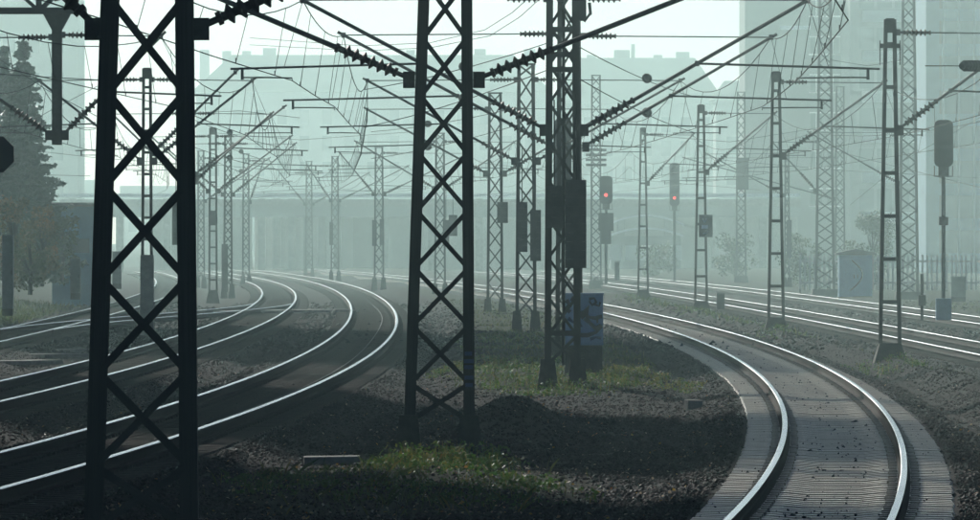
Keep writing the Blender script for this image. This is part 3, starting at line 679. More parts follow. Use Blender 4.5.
for (px_, Y_, lab_) in [(787, 430, 'thin pale pole mast right of the second ladder mast')]:
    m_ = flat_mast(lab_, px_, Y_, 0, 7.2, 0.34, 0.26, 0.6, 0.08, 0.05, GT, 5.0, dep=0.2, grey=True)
    cantilever(m_, m_.location.x - 0.15, Y_, 'R3', 4.8, 7.0, 0)
    weight_stack(m_, wx(789, Y_), wz(258, Y_), wz(220, Y_), 0.26, -0.28)

# ------------------------------------------------------------------ gantry with hanging post, top left
YG = 179
g = empty('signal_gantry', (-19.5, YG, -0.1)); tag(g, 'grey gantry beam reaching in from the left with a hanging post', 'gantry')
def gp(x, z, dy=0.0): return (x + 19.5, dy, z + 0.1)
xe_ = wx(86, YG); zb_ = wz(11, YG)
for dy in (-0.35, 0.35):
    bar('chord', U_CHAN, gp(-19.5, zb_, dy), gp(xe_, zb_, dy), 0.13, 0.13, g)
    bar('chord', U_CHAN, gp(-19.5, zb_ + 0.85, dy), gp(xe_, zb_ + 0.85, dy), 0.12, 0.12, g)
    x = xe_ - 0.1; k = 0
    while x > -19.0:
        bar('brace', U_ANGLE, gp(x, zb_ + (0 if k % 2 else 0.85), dy), gp(x - 0.95, zb_ + (0.85 if k % 2 else 0), dy), 0.07, 0.05, g)
        if k % 2 == 0: bar('brace', U_ANGLE, gp(x - 0.95, zb_, dy), gp(x - 0.95, zb_ + 0.85, dy), 0.09, 0.06, g)
        x -= 0.95; k += 1
for sx in (-0.35, 0.35):
    for dy in (-0.35, 0.35): bar('leg', U_LEG, gp(-19.5 + sx, -0.1, dy), gp(-19.5 + sx, zb_ + 0.9, dy), 0.12, 0.12, g)
k = 0; z = 0.1
while z < zb_:
    for dy in (-0.35, 0.35): bar('brace', U_FLAT, gp(-19.5 + (-.35 if k % 2 else .35), z, dy), gp(-19.5 + (.35 if k % 2 else -.35), z + 0.8, dy), 0.06, 0.03, g)
    z += 0.8; k += 1
xp_ = wx(57, YG)
b = MB(); b.box(gp(xp_, (zb_ + wz(145, YG)) / 2), (0.22, 0.22, zb_ - wz(145, YG)))
c0 = gp(xp_, zb_ - 0.28); b.add([(c0[0] - .11, -.12, c0[2] - .15), (c0[0] + .11, -.12, c0[2] - .15), (c0[0] + .30, -.12, c0[2] + .2), (c0[0] - .30, -.12, c0[2] + .2),
    (c0[0] - .11, .12, c0[2] - .15), (c0[0] + .11, .12, c0[2] - .15), (c0[0] + .30, .12, c0[2] + .2), (c0[0] - .30, .12, c0[2] + .2)],
    [(0, 1, 2, 3), (7, 6, 5, 4), (0, 4, 5, 1), (1, 5, 6, 2), (2, 6, 7, 3), (3, 7, 4, 0)])
b.build('hanging_post', M['steel'], g)
cantilever(g, xp_ + 0.12, YG, 'L2', 4.85, 7.05, 0.3, 1.0); cantilever(g, xp_ - 0.12, YG, 'L3', 4.85, 7.0, 0.0, reg=False)

# ------------------------------------------------------------------ overhead lines
def wire_pts(p0, p1, sag, n=10):
    p0, p1 = Vector(p0), Vector(p1)
    return [p0 + (p1 - p0) * t - Vector((0, 0, 4 * sag * t * (1 - t))) for t in [i / n for i in range(n + 1)]]
LINE_LABEL = dict(L1='overhead line above the left curved main track', L2='overhead line above the second track from the left', L3='overhead line above the far left track',
                  R1='overhead line above the right curved foreground track', R2='overhead line above the nearer right side track', R3='overhead line above the far right track')
NEAR_Y = dict(L1=30, L2=100, L3=110, R1=30, R2=118, R3=160)
for key, sup in SUP.items():
    T_ = TR[key]; ys_ = [s[0] for s in sup]; sup = list(sup)
    y_ = min(ys_)
    if y_ > NEAR_Y[key] + 15: sup.append((NEAR_Y[key], float(T_(NEAR_Y[key])), 7.1, float(T_(NEAR_Y[key]))))
    y_ = max(ys_)
    while y_ < 580: y_ += 58; sup.append((y_, float(T_(y_)), 7.0, float(T_(y_))))
    sup.sort(); root = empty('overhead_line', (sup[0][1], sup[0][0], 0)); tag(root, LINE_LABEL[key], 'overhead wire', 'overhead lines'); O = Vector(root.location)
    mw, cw = [], []
    for i in range(len(sup) - 1):
        a, c = sup[i], sup[i + 1]; L_ = c[0] - a[0]
        if L_ < 3: continue
        sag = min(0.95, 0.95 * (L_ / 58) ** 2)
        m_ = [p - O for p in wire_pts((a[1], a[0], a[2]), (c[1], c[0], c[2]), sag, 10)]
        c_ = [p - O for p in wire_pts((a[3], a[0], ZC), (c[3], c[0], ZC), 0.02, 2)]
        mw += m_ if not mw else m_[1:]; cw += c_ if not cw else c_[1:]
        nd = max(2, int(L_ / 8.5))
        for k in range(nd):
            t = (k + 0.5) / nd; p = Vector((a[1], a[0], a[2])) * (1 - t) + Vector((c[1], c[0], c[2])) * t - Vector((0, 0, 4 * sag * t * (1 - t))); q = Vector((a[3], a[0], ZC)) * (1 - t) + Vector((c[3], c[0], ZC)) * t
            if a[0] < 450: 
                d_ = MB(); d_.tube([p - O, q - O], 0.006 if a[0] < 200 else 0.008, 4); d_.box(q - O + Vector((0, 0, .03)), (0.02, 0.03, 0.09)); d_.build('dropper', M['wire'], root)
    b = MB(); b.tube(mw, 0.011, 5); b.build('messenger_wire', M['wire'], root)
    b = MB(); b.tube(cw, 0.010, 5); b.build('contact_wire', M['wire'], root)
def anchor(label, m0, tr_, Y0_, x0_, zs_, Y1_, t_ins, group='anchor wires pulled aside to the weight masts'):
    x1_ = float(TR[tr_](Y1_)); root = empty('anchor_wire', (x0_, Y0_, zs_[0])); tag(root, label, 'wire', group); O = Vector(root.location)
    for z_, ze_ in zip(zs_, (6.5, 5.5)):
        p0, p1 = Vector((x0_, Y0_, z_)) - O, Vector((x1_, Y1_, ze_)) - O
        b = MB(); b.tube(wire_pts(p0, p1, 0.1, 6), 0.010, 5); b.build('wire', M['wire'], root)
        q = p0 + (p1 - p0) * t_ins - Vector((0, 0, 0.05)); d_ = (p1 - p0).normalized()
        insulator(q - d_ * 0.3, q + d_ * 0.3, root, 6, 0.115, 0.05, 'insul_grey')
anchor('anchor wires from the double weight mast over to the left main track', mC, 'L1', 151, wx(552, 150), (6.25, 5.75), 214, 0.38)
anchor('anchor wires from the twin weight mast over to the left main track', mD, 'L1', 231, wx(518, 230), (6.3, 5.8), 300, 0.55)
anchor('anchor wires from the double weight mast over to the right main track', mC, 'R1', 152, wx(578, 150), (6.2, 5.6), 225, 0.5)
anchor('anchor wires from the hidden left mast to the second left track', m188, 'L2', 294, wx(190, 293), (6.9, 5.9), 350, 0.4)
anchor('anchor wires from the boxed ladder mast to the second left track', m213, 'L2', 357, wx(216, 356), (6.8, 5.9), 420, 0.4)
def span_wire(label, pts, r=0.011, group='wires spanning across the tracks', balls=()):
    """hanging wire through points given as photo column, row and distance"""
    P = [Vector((wx(a, d), d, wz(c, d))) for a, c, d in pts]; O = P[0].copy(); root = empty('span_wire', O); tag(root, label, 'wire', group)
    Q = []
    for i in range(len(P) - 1):
        n = 6
        for k in range(n): Q.append(P[i] + (P[i + 1] - P[i]) * (k / n) - O)
    Q.append(P[-1] - O); b = MB(); b.tube(Q, r, 5); b.build('wire', M['wire'], root)
    for t in balls:
        i = int(t * (len(Q) - 1)); q = Q[i]; d_ = (Q[min(i + 1, len(Q) - 1)] - Q[i - 1]).normalized(); insulator(q - d_ * 0.35, q + d_ * 0.35, root, 6, 0.11, 0.045, 'insul_grey')
span_wire('upper of the two curved feeder wires rising behind the centre mast', [(250, 38, 330), (360, 46, 290), (430, 43, 262), (485, 30, 235), (512, 13, 215), (540, -12, 200)])
span_wire('lower of the two curved feeder wires rising behind the centre mast', [(250, 45, 330), (360, 51, 290), (430, 48, 262), (490, 36, 235), (520, 17, 215), (552, -12, 200)])
span_wire('long level span wire above the far rails at left', [(-20, 73, 200), (40, 77, 205), (100, 80, 210)])
span_wire('span wire with a round insulator at the far right edge', [(925, 66, 150), (973, 66, 150), (1010, 66, 152)], balls=(0.5,))
for lab_, pts_ in [('slanting span wire crossing the spruce tops', [(0, 60, 260), (50, 92, 262), (100, 118, 264)]),
                   ('steep span wire from the spruces up to the nearest mast', [(0, 140, 300), (48, 112, 300), (98, 86, 300)]),
                   ('level span wire right of the nearest mast below its cantilever', [(196, 113, 320), (240, 111, 320), (300, 118, 320)]),
                   ('low level span wire left of the centre mast', [(196, 190, 500), (300, 194, 500), (412, 188, 500)]),
                   ('faint span wire between the left masts and the centre mast', [(215, 133, 420), (300, 140, 420), (412, 132, 420)]),
                   ('span wire from the far ladder mast toward the tall tower', [(643, 135, 360), (730, 142, 362), (818, 128, 364)]),
                   ('upper span wire between the tall towers at the right', [(830, 60, 360), (868, 66, 356), (902, 60, 352)]),
                   ('slanting span wire from the tall tower down to the signal', [(832, 150, 368), (890, 165, 350), (990, 190, 330)]),
                   ('slanting span wire rising left of the signal', [(850, 205, 400), (905, 160, 380), (990, 112, 360)])]:
    span_wire(lab_, pts_, 0.012)
for i_, (a0, y0_, a1, y1_, d_) in enumerate([(0, 147, 195, 165, 400), (0, 122, 96, 128, 330), (196, 163, 320, 171, 440), (480, 163, 760, 190, 520), (720, 160, 980, 178, 430), (480, 195, 660, 178, 560), (0, 170, 90, 176, 380)]):
    span_wire(['cross span wire low over the left tracks behind the nearest mast', 'cross span wire passing the spruces', 'cross span wire right of the nearest mast', 'cross span wire behind the far ladder masts',
               'cross span wire in front of the blue hut tower', 'faint cross span wire above the far viaduct', 'thin cross span wire below the hanging post'][i_], [(a0, y0_, d_), ((a0 + a1) / 2, (y0_ + y1_) / 2 + 2, d_), (a1, y1_, d_)], 0.013)

# ------------------------------------------------------------------ signals
def poly_prism(b, pts, y0, y1, mi=0):
    n = len(pts); b.add([(x, y0, z) for x, z in pts] + [(x, y1, z) for x, z in pts],
        [tuple(range(n)), tuple(range(2 * n - 1, n - 1, -1))] + [(i, i + n, (i + 1) % n + n, (i + 1) % n) for i in range(n)], mi); return b
def rounded(cx, z0, z1, w, r, n=4):
    pts = []
    for (sx, sz, a0) in ((1, 0, -90), (1, 1, 0), (-1, 1, 90), (-1, 0, 180)):
        for k in range(n + 1):
            a = math.radians(a0 + 90 * k / n); pts.append((cx + sx * (w / 2 - r) + r * math.cos(a), (z1 - r if sz else z0 + r) + r * math.sin(a)))
    return pts
def signal(label, px, Y, ybase, yt, yb, w_px, red=None, group='railway signals', box=None, pole=0.06, ladder=False, extra=None):
    X = wx(px, Y); zb = wz(ybase, Y); root = empty('railway_signal', (X, Y, zb)); tag(root, label, 'signal', group)
    z0, z1 = wz(yb, Y) - zb, wz(yt, Y) - zb; w = w_px * Y / F
    b = MB(); b.tube([(0, 0.05, 0), (0, 0.05, z1 - 0.1)], pole, 8); b.build('post', M['steel_grey'], root)
    b = MB(); poly_prism(b, rounded(0, z0, z1, w, w * 0.3), -0.12, -0.04); hd = b.build('signal_head', M['black'], root)
    b = MB(); b.box((0, -0.02, z0 - 0.12), (w * 0.55, 0.16, 0.26)); b.box((-w * .48, 0.02, z0 - 0.12), (0.025, .2, 0.3)); b.box((w * .48, 0.02, z0 - 0.12), (0.025, .2, 0.3)); b.box((0, 0.02, z0 - 0.27), (w, .2, 0.03))
    b.build('bracket', M['steel_grey'], root)
    if red is not None:
        b = MB(); zr = wz(red, Y) - zb; b.lathe([(0, 0.085), (1, 0.08)], (0, -0.12, zr), (0, -0.16, zr), 12); b.build('lamp', M['red'], hd)
    if box:
        b = MB(); b.box((0, 0, box[1] / 2), (box[0], box[0] * .8, box[1])); b.build('base_box', M['bluebox'], root, bevel=0.015)
    if extra:
        for (dz, ww, hh) in extra:
            b = MB(); b.box((0, -0.02, wz(dz, Y) - zb), (ww, 0.14, hh)); b.build('small_plate', M['black'], root)
    return root
signal('signal with large rounded black head on a blue base box at the right', 943.5, 231, 320, 120, 167, 19, None, box=(0.44, 0.62), pole=0.055, extra=[(221, 0.26, 0.24)])
signal('misty signal showing a red light left of the ladder masts', 606, 400, 284, 176, 204, 13, 195, pole=0.07, extra=[(222, 0.75, 0.9), (232, 0.5, 1.2)])
signal('fainter signal showing a red light between two ladder masts', 674.5, 470, 281, 163, 206, 10, 198, pole=0.08)
signal('grey rounded signal seen through the double weight mast', 563, 250, 300, 118, 190, 17, None, pole=0.06)
# octagonal board at the left edge
Xo, Yo = wx(-4, 118), 118
r_ = empty('signal_board', (Xo, Yo, -0.3)); tag(r_, 'black octagonal board cut by the left edge of the picture', 'sign')
zc_ = wz(154.5, 118) + 0.3; R8 = 0.285
b = MB(); poly_prism(b, [(R8 * math.cos(math.radians(22.5 + 45 * k)), zc_ + R8 * math.sin(math.radians(22.5 + 45 * k))) for k in range(8)], -0.03, 0.02); b.build('board', M['black'], r_)
b = MB(); b.tube([(-0.02, 0.06, 0), (-0.02, 0.06, zc_ + 0.25)], 0.03, 8); b.build('post', M['steel'], r_)
# low point indicator beside the right signal
r_ = empty('point_indicator', (wx(922, 252), 252, -0.02)); tag(r_, 'thin dark point indicator post left of the blue boxed signal', 'post')
b = MB(); b.tube([(0, 0, 0), (0, 0, 1.45)], 0.05, 8); b.build('post', M['steel'], r_)
b = MB(); b.box((0, -0.02, 0.62), (0.24, 0.18, 0.34)); b.build('drive_box', M['weights'], r_, bevel=0.02)
b = MB(); b.box((0, -0.05, 1.05), (0.10, 0.06, 0.4)); b.build('plate', M['steel'], r_)

# ------------------------------------------------------------------ cabinets, hut, small things
def cabinet(label, px, Y, yb, yt, wpx, m, dep=0.5, plinth=0.0, doors=1, group=None, cat='cabinet', name='equipment_cabinet', plinth_m='conc_dark', lip=True):
    X = wx(px, Y); zb = float(zg(X, Y)) if yb is None else wz(yb, Y); w = wpx * Y / F; H = wz(yt, Y) - zb
    root = empty(name, (X, Y, zb)); tag(root, label, cat, group)
    if plinth:
        b = MB(); b.box((0, 0, plinth / 2 - 0.06), (w * 0.97, dep * 0.95, plinth + 0.12)); b.build('plinth', M[plinth_m], root, bevel=0.01)
    b = MB(); b.box((0, 0, (plinth + H) / 2), (w, dep, H - plinth)); body = b.build('body', M[m], root, bevel=0.012)
    if lip:
        b = MB(); b.box((0, -0.01, H + 0.016), (w * 1.05, dep * 1.1, 0.03)); b.build('roof_plate', M[m], root, bevel=0.008)
    for k in range(doors):
        dw = w / doors; b = MB(); b.box((-w / 2 + dw * (k + .5), -dep / 2 - 0.008, (plinth + H) / 2), (dw * 0.92, 0.012, (H - plinth) * 0.92)); d_ = b.build('door', M[m], root, bevel=0.004)
        b = MB(); b.box((-w / 2 + dw * (k + .85), -dep / 2 - 0.028, (plinth + H) / 2), (0.03, 0.03, 0.12)); b.build('handle', M['black'], d_)
    return root
cab = cabinet('pale blue graffiti covered cabinet on a dark plinth behind the weight mast', 583.5, 158, 376, 294.5, 39, 'palecab', 0.5, plinth=wz(345, 158) - wz(376, 158), doors=1)
w_ = 39 * 158 / F; zb_c = wz(376, 158); yf = -0.25 - 0.022
def stroke(px_pts, wd, m):
    P = [Vector((wx(a, 158) - wx(583.5, 158), yf, wz(c, 158) - zb_c)) for a, c in px_pts]; b = MB(); n = len(P); vs_ = []
    for i, p in enumerate(P):
        d_ = (P[min(i + 1, n - 1)] - P[max(i - 1, 0)]).normalized(); nn = Vector((-d_.z, 0, d_.x)) * wd * (0.6 + 0.5 * math.sin(1.5 + i * 1.3) ** 2)
        vs_ += [p + nn, p - nn, p + nn + Vector((0, 0.006, 0)), p - nn + Vector((0, 0.006, 0))]
    for i in range(n - 1):
        k = i * 4; b.f += [(k, k + 4, k + 5, k + 1), (k + 2, k + 3, k + 7, k + 6), (k, k + 2, k + 6, k + 4), (k + 1, k + 5, k + 7, k + 3)]; b.m += [0] * 4
    b.v = [tuple(v) for v in vs_]; return b.build('graffiti_stroke', M[m], cab)
stroke([(579, 314), (584, 312), (588, 307), (586, 313), (581, 318)], 0.055, 'spray')
stroke([(583, 314), (589, 317), (595, 318), (602, 316)], 0.040, 'spray')
stroke([(585, 318), (590, 323), (595, 328), (601, 326)], 0.050, 'spray')
stroke([(601, 325), (596, 332), (588, 335), (578, 335), (570, 334)], 0.045, 'spray')
stroke([(589, 299), (594, 298), (596, 302), (592, 305), (589, 301)], 0.028, 'spray')
stroke([(594, 304), (599, 306), (600, 302)], 0.022, 'spray')
stroke([(566, 300), (569, 304), (566, 308), (570, 312)], 0.045, 'spray')
stroke([(571, 298), (576, 301), (578, 307)], 0.05, 'spray')
stroke([(568, 318), (573, 322), (578, 321), (581, 327)], 0.035, 'sprayb')
stroke([(590, 339), (596, 337), (601, 338)], 0.03, 'sprayb')
# blue relay hut
Yh = 366; hx = wx(855, Yh); zbh = wz(298, Yh); wh = 33 * Yh / F; hh = wz(255, Yh) - zbh
h_ = empty('relay_hut', (hx, Yh, zbh)); tag(h_, 'small light blue relay hut with a low gabled roof', 'hut')
b = MB(); b.box((0, 0, hh / 2), (wh, 1.6, hh)); b.build('wall', M['blue'], h_)
b = MB(); e = wh / 2 + 0.14; poly_prism(b, [(-e, hh + 0.002), (e, hh + 0.002), (e, hh + 0.09), (0, hh + 0.28), (-e, hh + 0.09)], -0.95, 0.95); b.build('roof', M['roof'], h_)
b = MB(); b.box((0, 0, 0.0), (wh + 0.12, 1.72, 0.12)); b.build('plinth', M['concrete'], h_)
for sx in (-1, 1):
    b = MB(); b.box((sx * wh * 0.235, -0.815, hh * 0.48), (wh * 0.44, 0.03, hh * 0.86)); d_ = b.build('door', M['blue'], h_, bevel=0.006)
    b = MB(); b.box((sx * 0.08, -0.85, hh * 0.5), (0.03, 0.04, 0.16)); b.build('handle', M['black'], d_)
b = MB(); pts_ = [(-0.25 + 0.55 * math.sin(t * 3.0), -0.84, 0.35 + hh * 0.7 * t) for t in [i / 12 for i in range(13)]]; b.tube(pts_, 0.03, 4); b.build('graffiti_stroke', M['spray'], h_)
cabinet('grey green cabinet behind the fence line right of the signal', 958, 330, 299, 277, 15, 'greycab', 0.4, 0.08)
cabinet('low dark cabinet between the ladder masts', 720.5, 300, 309, 294, 8, 'weights', 0.3, 0.0)
cabinet('tall dark cabinet under the autumn bush at left', 8, 250, 312, 236, 11, 'greycab', 0.4, 0.1)
cabinet('grey cabinet in front of the blue grey shed', 75.5, 290, 296, 259, 10, 'greycab', 0.4, 0.1)
cabinet('slim grey cabinet just right of the near mast left leg', 117, 330, 286, 252, 9, 'greycab', 0.4, 0.1)
cabinet('small pale cabinet left of the red signals', 617, 420, 280, 262, 5, 'greycab', 0.3, 0.0)
# lying concrete trough lid, block and slabs
o = MB().box((0, 0, 0), (0.72, 0.30, 0.10)).build('cable_trough_lid', M['concrete'], None, (wx(332, 103), 103, float(zg(wx(332, 103), 103)) + 0.10), bevel=0.012); o.rotation_euler = (0.03, -0.015, 0.03)
tag(o, 'concrete trough lid lying on the ballast left of the centre mast', 'slab')
o = MB().box((0, 0, 0), (0.27, 0.22, 0.17)).build('concrete_block', M['concrete'], None, (wx(693.5, 138), 138, float(zg(wx(693.5, 138), 138)) + 0.07), bevel=0.02); o.rotation_euler = (0.05, 0.04, 0.3)
tag(o, 'small concrete block on the ballast beside the right track', 'block')
for (px_, py_, w2, l2, lab_) in [(20, 355, 0.8, 2.2, 'pale flat slab at the left picture edge'), (55, 348, 0.9, 2.0, 'pale flat slab between the left tracks'), (76, 343, 0.8, 2.4, 'pale flat slab right of the other left slabs'), (270, 311, 1.6, 9.0, 'long pale plank by the crossover rails')]:
    Y_ = F * (HC + 0.12) / (py_ - HY); X_ = wx(px_, Y_)
    o = MB().box((0, 0, 0), (w2, l2, 0.10)).build('crossing_slab', M['concrete'], None, (X_, Y_, float(zg(X_, Y_)) + 0.07), bevel=0.015); o.rotation_euler = (0, 0, -0.6); tag(o, lab_, 'slab', 'slabs lying among the left tracks')
b = MB(); b.tube([(float(T_L1(y)) + 0.25 + 0.05 * math.sin(y * .05), y, -0.165) for y in np.arange(120, 330, 3)], 0.009, 5); o = b.build('track_cable', M['insul_grey']); tag(o, 'thin cable running between the rails of the left curved track', 'cable')

# ------------------------------------------------------------------ fence at the right
Yf = 395; X0f, X1f = wx(800, Yf), wx(1010, Yf); zf0 = -0.12
fr = empty('picket_fence', (X0f, Yf, zf0)); tag(fr, 'pale picket fence behind the signal at the right', 'fence')
pk = MB(); pk.box((0, 0, 0.95), (0.10, 0.03, 1.7)); PK = pk.mesh('picket', M['white'])
n_ = int((X1f - X0f) / 0.24)
for i in range(n_):
    o = bpy.data.objects.new('picket', PK); o.location = (i * 0.24, 0, random.uniform(-0.03, 0.03)); o.rotation_euler = (0, random.gauss(0, 0.01), 0); link(o, fr)
for z_ in (0.45, 1.5):
    b = MB(); b.box(((X1f - X0f) / 2, 0.04, z_), (X1f - X0f, 0.04, 0.09)); b.build('rail', M['white'], fr)
for i in range(0, n_, 10):
    b = MB(); b.box((i * 0.24, 0.1, 0.9), (0.1, 0.1, 1.95)); b.build('post', M['concrete'], fr)

# ------------------------------------------------------------------ trees
def crown_leaves(centers, radii, n, size, flat=0.8):
    k = rng.integers(0, len(centers), n); d = rng.normal(0, 1, (n, 3)); d /= np.linalg.norm(d, axis=1)[:, None]
    P0 = centers[k] + d * (radii[k] * rng.random(n) ** 0.45)[:, None]
    A = leaves(P0, size, flat); return A[0], A[1], np.repeat(np.clip(rng.normal(0.5, 0.2, n) + 0.2 * rng.normal(0, 1, len(centers))[k], 0, 1), 4)
def spruce(label, px, Y, ytop, zbase, rad, seed):
    r2 = np.random.default_rng(seed); X = wx(px, Y); H = wz(ytop, Y) - zbase; root = empty('spruce_tree', (X, Y, zbase)); tag(root, label, 'tree', 'spruces at the left')
    b = MB(); b.tube([(0, 0, -0.2), (0, 0, H * 0.5), (0, 0, H - 0.1)], 0.16, 7, r1=0.02); b.build('trunk', M['bark'], root)
    Vs, Ts, Cs = [], [], []; n = 0
    z = H * 0.05
    while z < H - 0.08:
        t = z / H; L0 = rad * (1 - t) ** 0.85 * (0.85 + 0.35 * r2.random()); nb = max(6, int(17 * (1 - t)) + 6)
        for k in range(nb):
            a = r2.random() * 6.283; L = L0 * (0.55 + 0.55 * r2.random()) + 0.06; droop = -0.15 - 0.40 * r2.random() if t < 0.9 else 0.4
            m_ = max(10, int(L * 50)); s = np.sort(r2.random(m_)) ; rr = s * L
            zz = z + droop * rr + 0.20 * L * s ** 3
            P0 = np.stack([np.cos(a) * rr + r2.normal(0, .05, m_), np.sin(a) * rr + r2.normal(0, .05, m_), zz - r2.random(m_) * 0.30 * (1 - t) * (1 - 0.6 * s)], -1)
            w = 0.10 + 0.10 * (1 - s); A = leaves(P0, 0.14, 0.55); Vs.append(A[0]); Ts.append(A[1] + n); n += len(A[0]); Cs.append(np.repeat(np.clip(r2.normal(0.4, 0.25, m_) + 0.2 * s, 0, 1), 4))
        z += 0.15 + 0.12 * (1 - t)
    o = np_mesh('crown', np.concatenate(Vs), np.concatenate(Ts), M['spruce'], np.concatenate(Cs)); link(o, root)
spruce('taller dark spruce at the left behind the hanging post', 23, 330, 40, 1.2, 2.3, 4)
spruce('shorter spruce at the far left edge', 4, 345, 47, 1.2, 1.8, 9)
def leafy(label, px, Y, ytop, zbase, rx, n, m, size, seed, group=None, name='leafy_tree'):
    r2 = np.random.default_rng(seed); X = wx(px, Y); H = wz(ytop, Y) - zbase; root = empty(name, (X, Y, zbase)); tag(root, label, 'tree', group)
    b = MB(); b.tube([(0, 0, -0.1), (0.05, 0, H * 0.4), (0, 0.05, H * 0.8)], 0.09, 7, r1=0.025)
    C, R = [], []
    for k in range(26):
        a = r2.random() * 6.283; t = (0.06 if H < 5 else 0.25) + (0.86 if H < 5 else 0.70) * r2.random(); r = rx * math.sqrt(max(0.05, 1 - ((t - 0.55) / 0.5) ** 2)) * r2.random() ** 0.5 * 0.8
        p = (math.cos(a) * r, math.sin(a) * r, H * t); C.append(p); R.append(rx * (0.22 + 0.2 * r2.random()))
        b.tube([(0, 0, H * t * 0.5), (p[0] * .5, p[1] * .5, H * t * 0.8), p], 0.03, 5, r1=0.008)
    b.build('trunk', M['bark'], root)
    A = crown_leaves(np.array(C), np.array(R), n, size); o = np_mesh('crown', A[0], A[1], M[m], A[2]); link(o, root)
GB = 'bushes and trees on the left slope'
leafy('yellowing autumn bush under the spruces', 42, 305, 203, 0.8, 0.9, 2600, 'autumn', 0.06, 3, GB)
leafy('brownish bush at the left edge below the spruces', 14, 300, 196, 0.8, 0.9, 2600, 'autumn', 0.06, 5, GB)
leafy('green bush between the spruces and the shed', 62, 325, 215, 0.9, 0.8, 1600, 'foliage', 0.06, 6, GB)
leafy('low bush in front of the blue grey shed', 30, 290, 232, 0.6, 0.9, 1700, 'foliage', 0.055, 8, GB)
GR = 'trees behind the fence at the right'
leafy('sunlit pale tree behind the blue hut', 872, 420, 212, -0.1, 1.5, 6500, 'foliage', 0.055, 12, GR)
leafy('small pale tree left of the blue hut', 800, 440, 235, -0.1, 1.2, 4200, 'foliage', 0.055, 14, GR)
leafy('faint bush below the pale slim tower', 735, 520, 238, -0.1, 1.6, 1800, 'foliage', 0.08, 15, GR)
leafy('faint bush right of the red signal', 655, 560, 246, -0.1, 1.8, 1500, 'foliage', 0.09, 16, GR)

# ------------------------------------------------------------------ buildings and viaduct
def win_grid(root, X0, X1, zlist, y, ww, wh_, n, m='glass', frame=True):
    me = MB().box((0, 0, 0), (ww, 0.12, wh_)).mesh('pane', M[m]); fm = None
    if frame: 
        b = MB(); b.box((0, 0, -wh_ / 2 - 0.08), (ww + 0.3, 0.3, 0.14)); b.box((0, 0, wh_ / 2 + 0.06), (ww + 0.2, 0.2, 0.12)); b.box((0, -0.07, 0), (0.08, 0.06, wh_)); fm = b.mesh('window_frame', M['band'])
    for z in zlist:
        for i in range(n):
            x = X0 + (X1 - X0) * (i + 0.5) / n; o = bpy.data.objects.new('window', me); o.location = (x, y, z); link(o, root)
            if fm: f = bpy.data.objects.new('frame', fm); link(f, o)
def block(label, p0, p1, Y, ytop, dep, m, name='building', cat='building', roof=None, ridge=None, wins=None, group='far buildings in the fog', chim=(), hip=0.5):
    X0, X1 = wx(p0, Y), wx(p1, Y); zt = wz(ytop, Y); cx = (X0 + X1) / 2; root = empty(name, (cx, Y, 0)); tag(root, label, cat, group)
    b = MB(); b.box((0, dep / 2, zt / 2 - 0.5), (X1 - X0, dep, zt + 1.0)); b.build('wall', M[m], root)
    if roof:
        zr = wz(ridge, Y); w = (X1 - X0) / 2; e = 0.6; h = min(w * 0.95, (zr - zt) * hip)
        b = MB(); b.add([(-w - e, -e, zt), (w + e, -e, zt), (w + e, dep + e, zt), (-w - e, dep + e, zt), (-w + h, dep / 2 - 1, zr), (w - h, dep / 2 - 1, zr), (w - h, dep / 2 + 1, zr), (-w + h, dep / 2 + 1, zr)],
            [(0, 1, 5, 4), (1, 2, 6, 5), (2, 3, 7, 6), (3, 0, 4, 7), (4, 5, 6, 7), (3, 2, 1, 0)]); rf = b.build('roof', M['roof'], root)
        for (pc, yc, wc) in chim:
            zc1 = wz(yc, Y); b = MB(); b.box((wx(pc, Y) - cx, dep / 2, (zr - 2 + zc1) / 2), (wc, 1.2, zc1 - zr + 2)); b.build('chimney', M['wall_dark'], rf)
    if wins:
        n, zl, ww, wh_ = wins; win_grid(root, X0 - cx + 1, X1 - cx - 1, zl, -0.03, ww, wh_, n, frame=False)
    return root
block('long hip roofed building with chimneys behind the viaduct at left', 196, 548, 1120, 92, 16, 'wall_pale', roof=True, ridge=54, wins=(15, (12.0, 15.6, 19.2), 1.3, 2.0), hip=0.9,
      chim=[(225, 50, 1.2), (245, 50, 1.2), (268, 47, 1.8), (410, 49, 1.2), (480, 48, 1.6), (530, 48, 1.6), (340, 49, 1.5)])
block('roofed building with pinnacle chimneys right of centre', 552, 722, 1080, 104, 15, 'wall_pale', roof=True, ridge=57, wins=(8, (11, 14.4, 17.6), 1.3, 2.0), hip=0.55,
      chim=[(592, 54, 1.2), (620, 49, 1.4), (627, 49, 1.0), (634, 43, 0.5), (659, 54, 1.2), (684, 51, 1.8)])
block('tall pale building behind the spruces, top out of view', -60, 78, 900, -30, 15, 'wall_pale', wins=(5, (8, 12, 16, 20, 24), 1.4, 1.8))
block('low building filling the gap left of the tall grey building', 716, 765, 1000, 100, 14, 'wall_pale', roof=True, ridge=80, wins=(2, (10, 14), 1.4, 2.0))
t1 = block('tall plain grey building rising out of the picture at the right', 745, 866, 700, -60, 16, 'wall_dark')
b = MB(); b.box((wx(795, 700) - t1.location.x, -0.3, wz(28, 700)), (2.6, 0.5, 0.35)); b.build('glint_bar', M['shiny'], t1)  # pale bar put in as a painted glint on the plain wall
win_grid(t1, 0.2, 4.6, [6 + 3.3 * k for k in range(7)], -0.03, 1.0, 1.4, 3)
t2 = block('office block with white horizontal bands at the right edge', 850, 1090, 680, -65, 18, 'wall_dark')
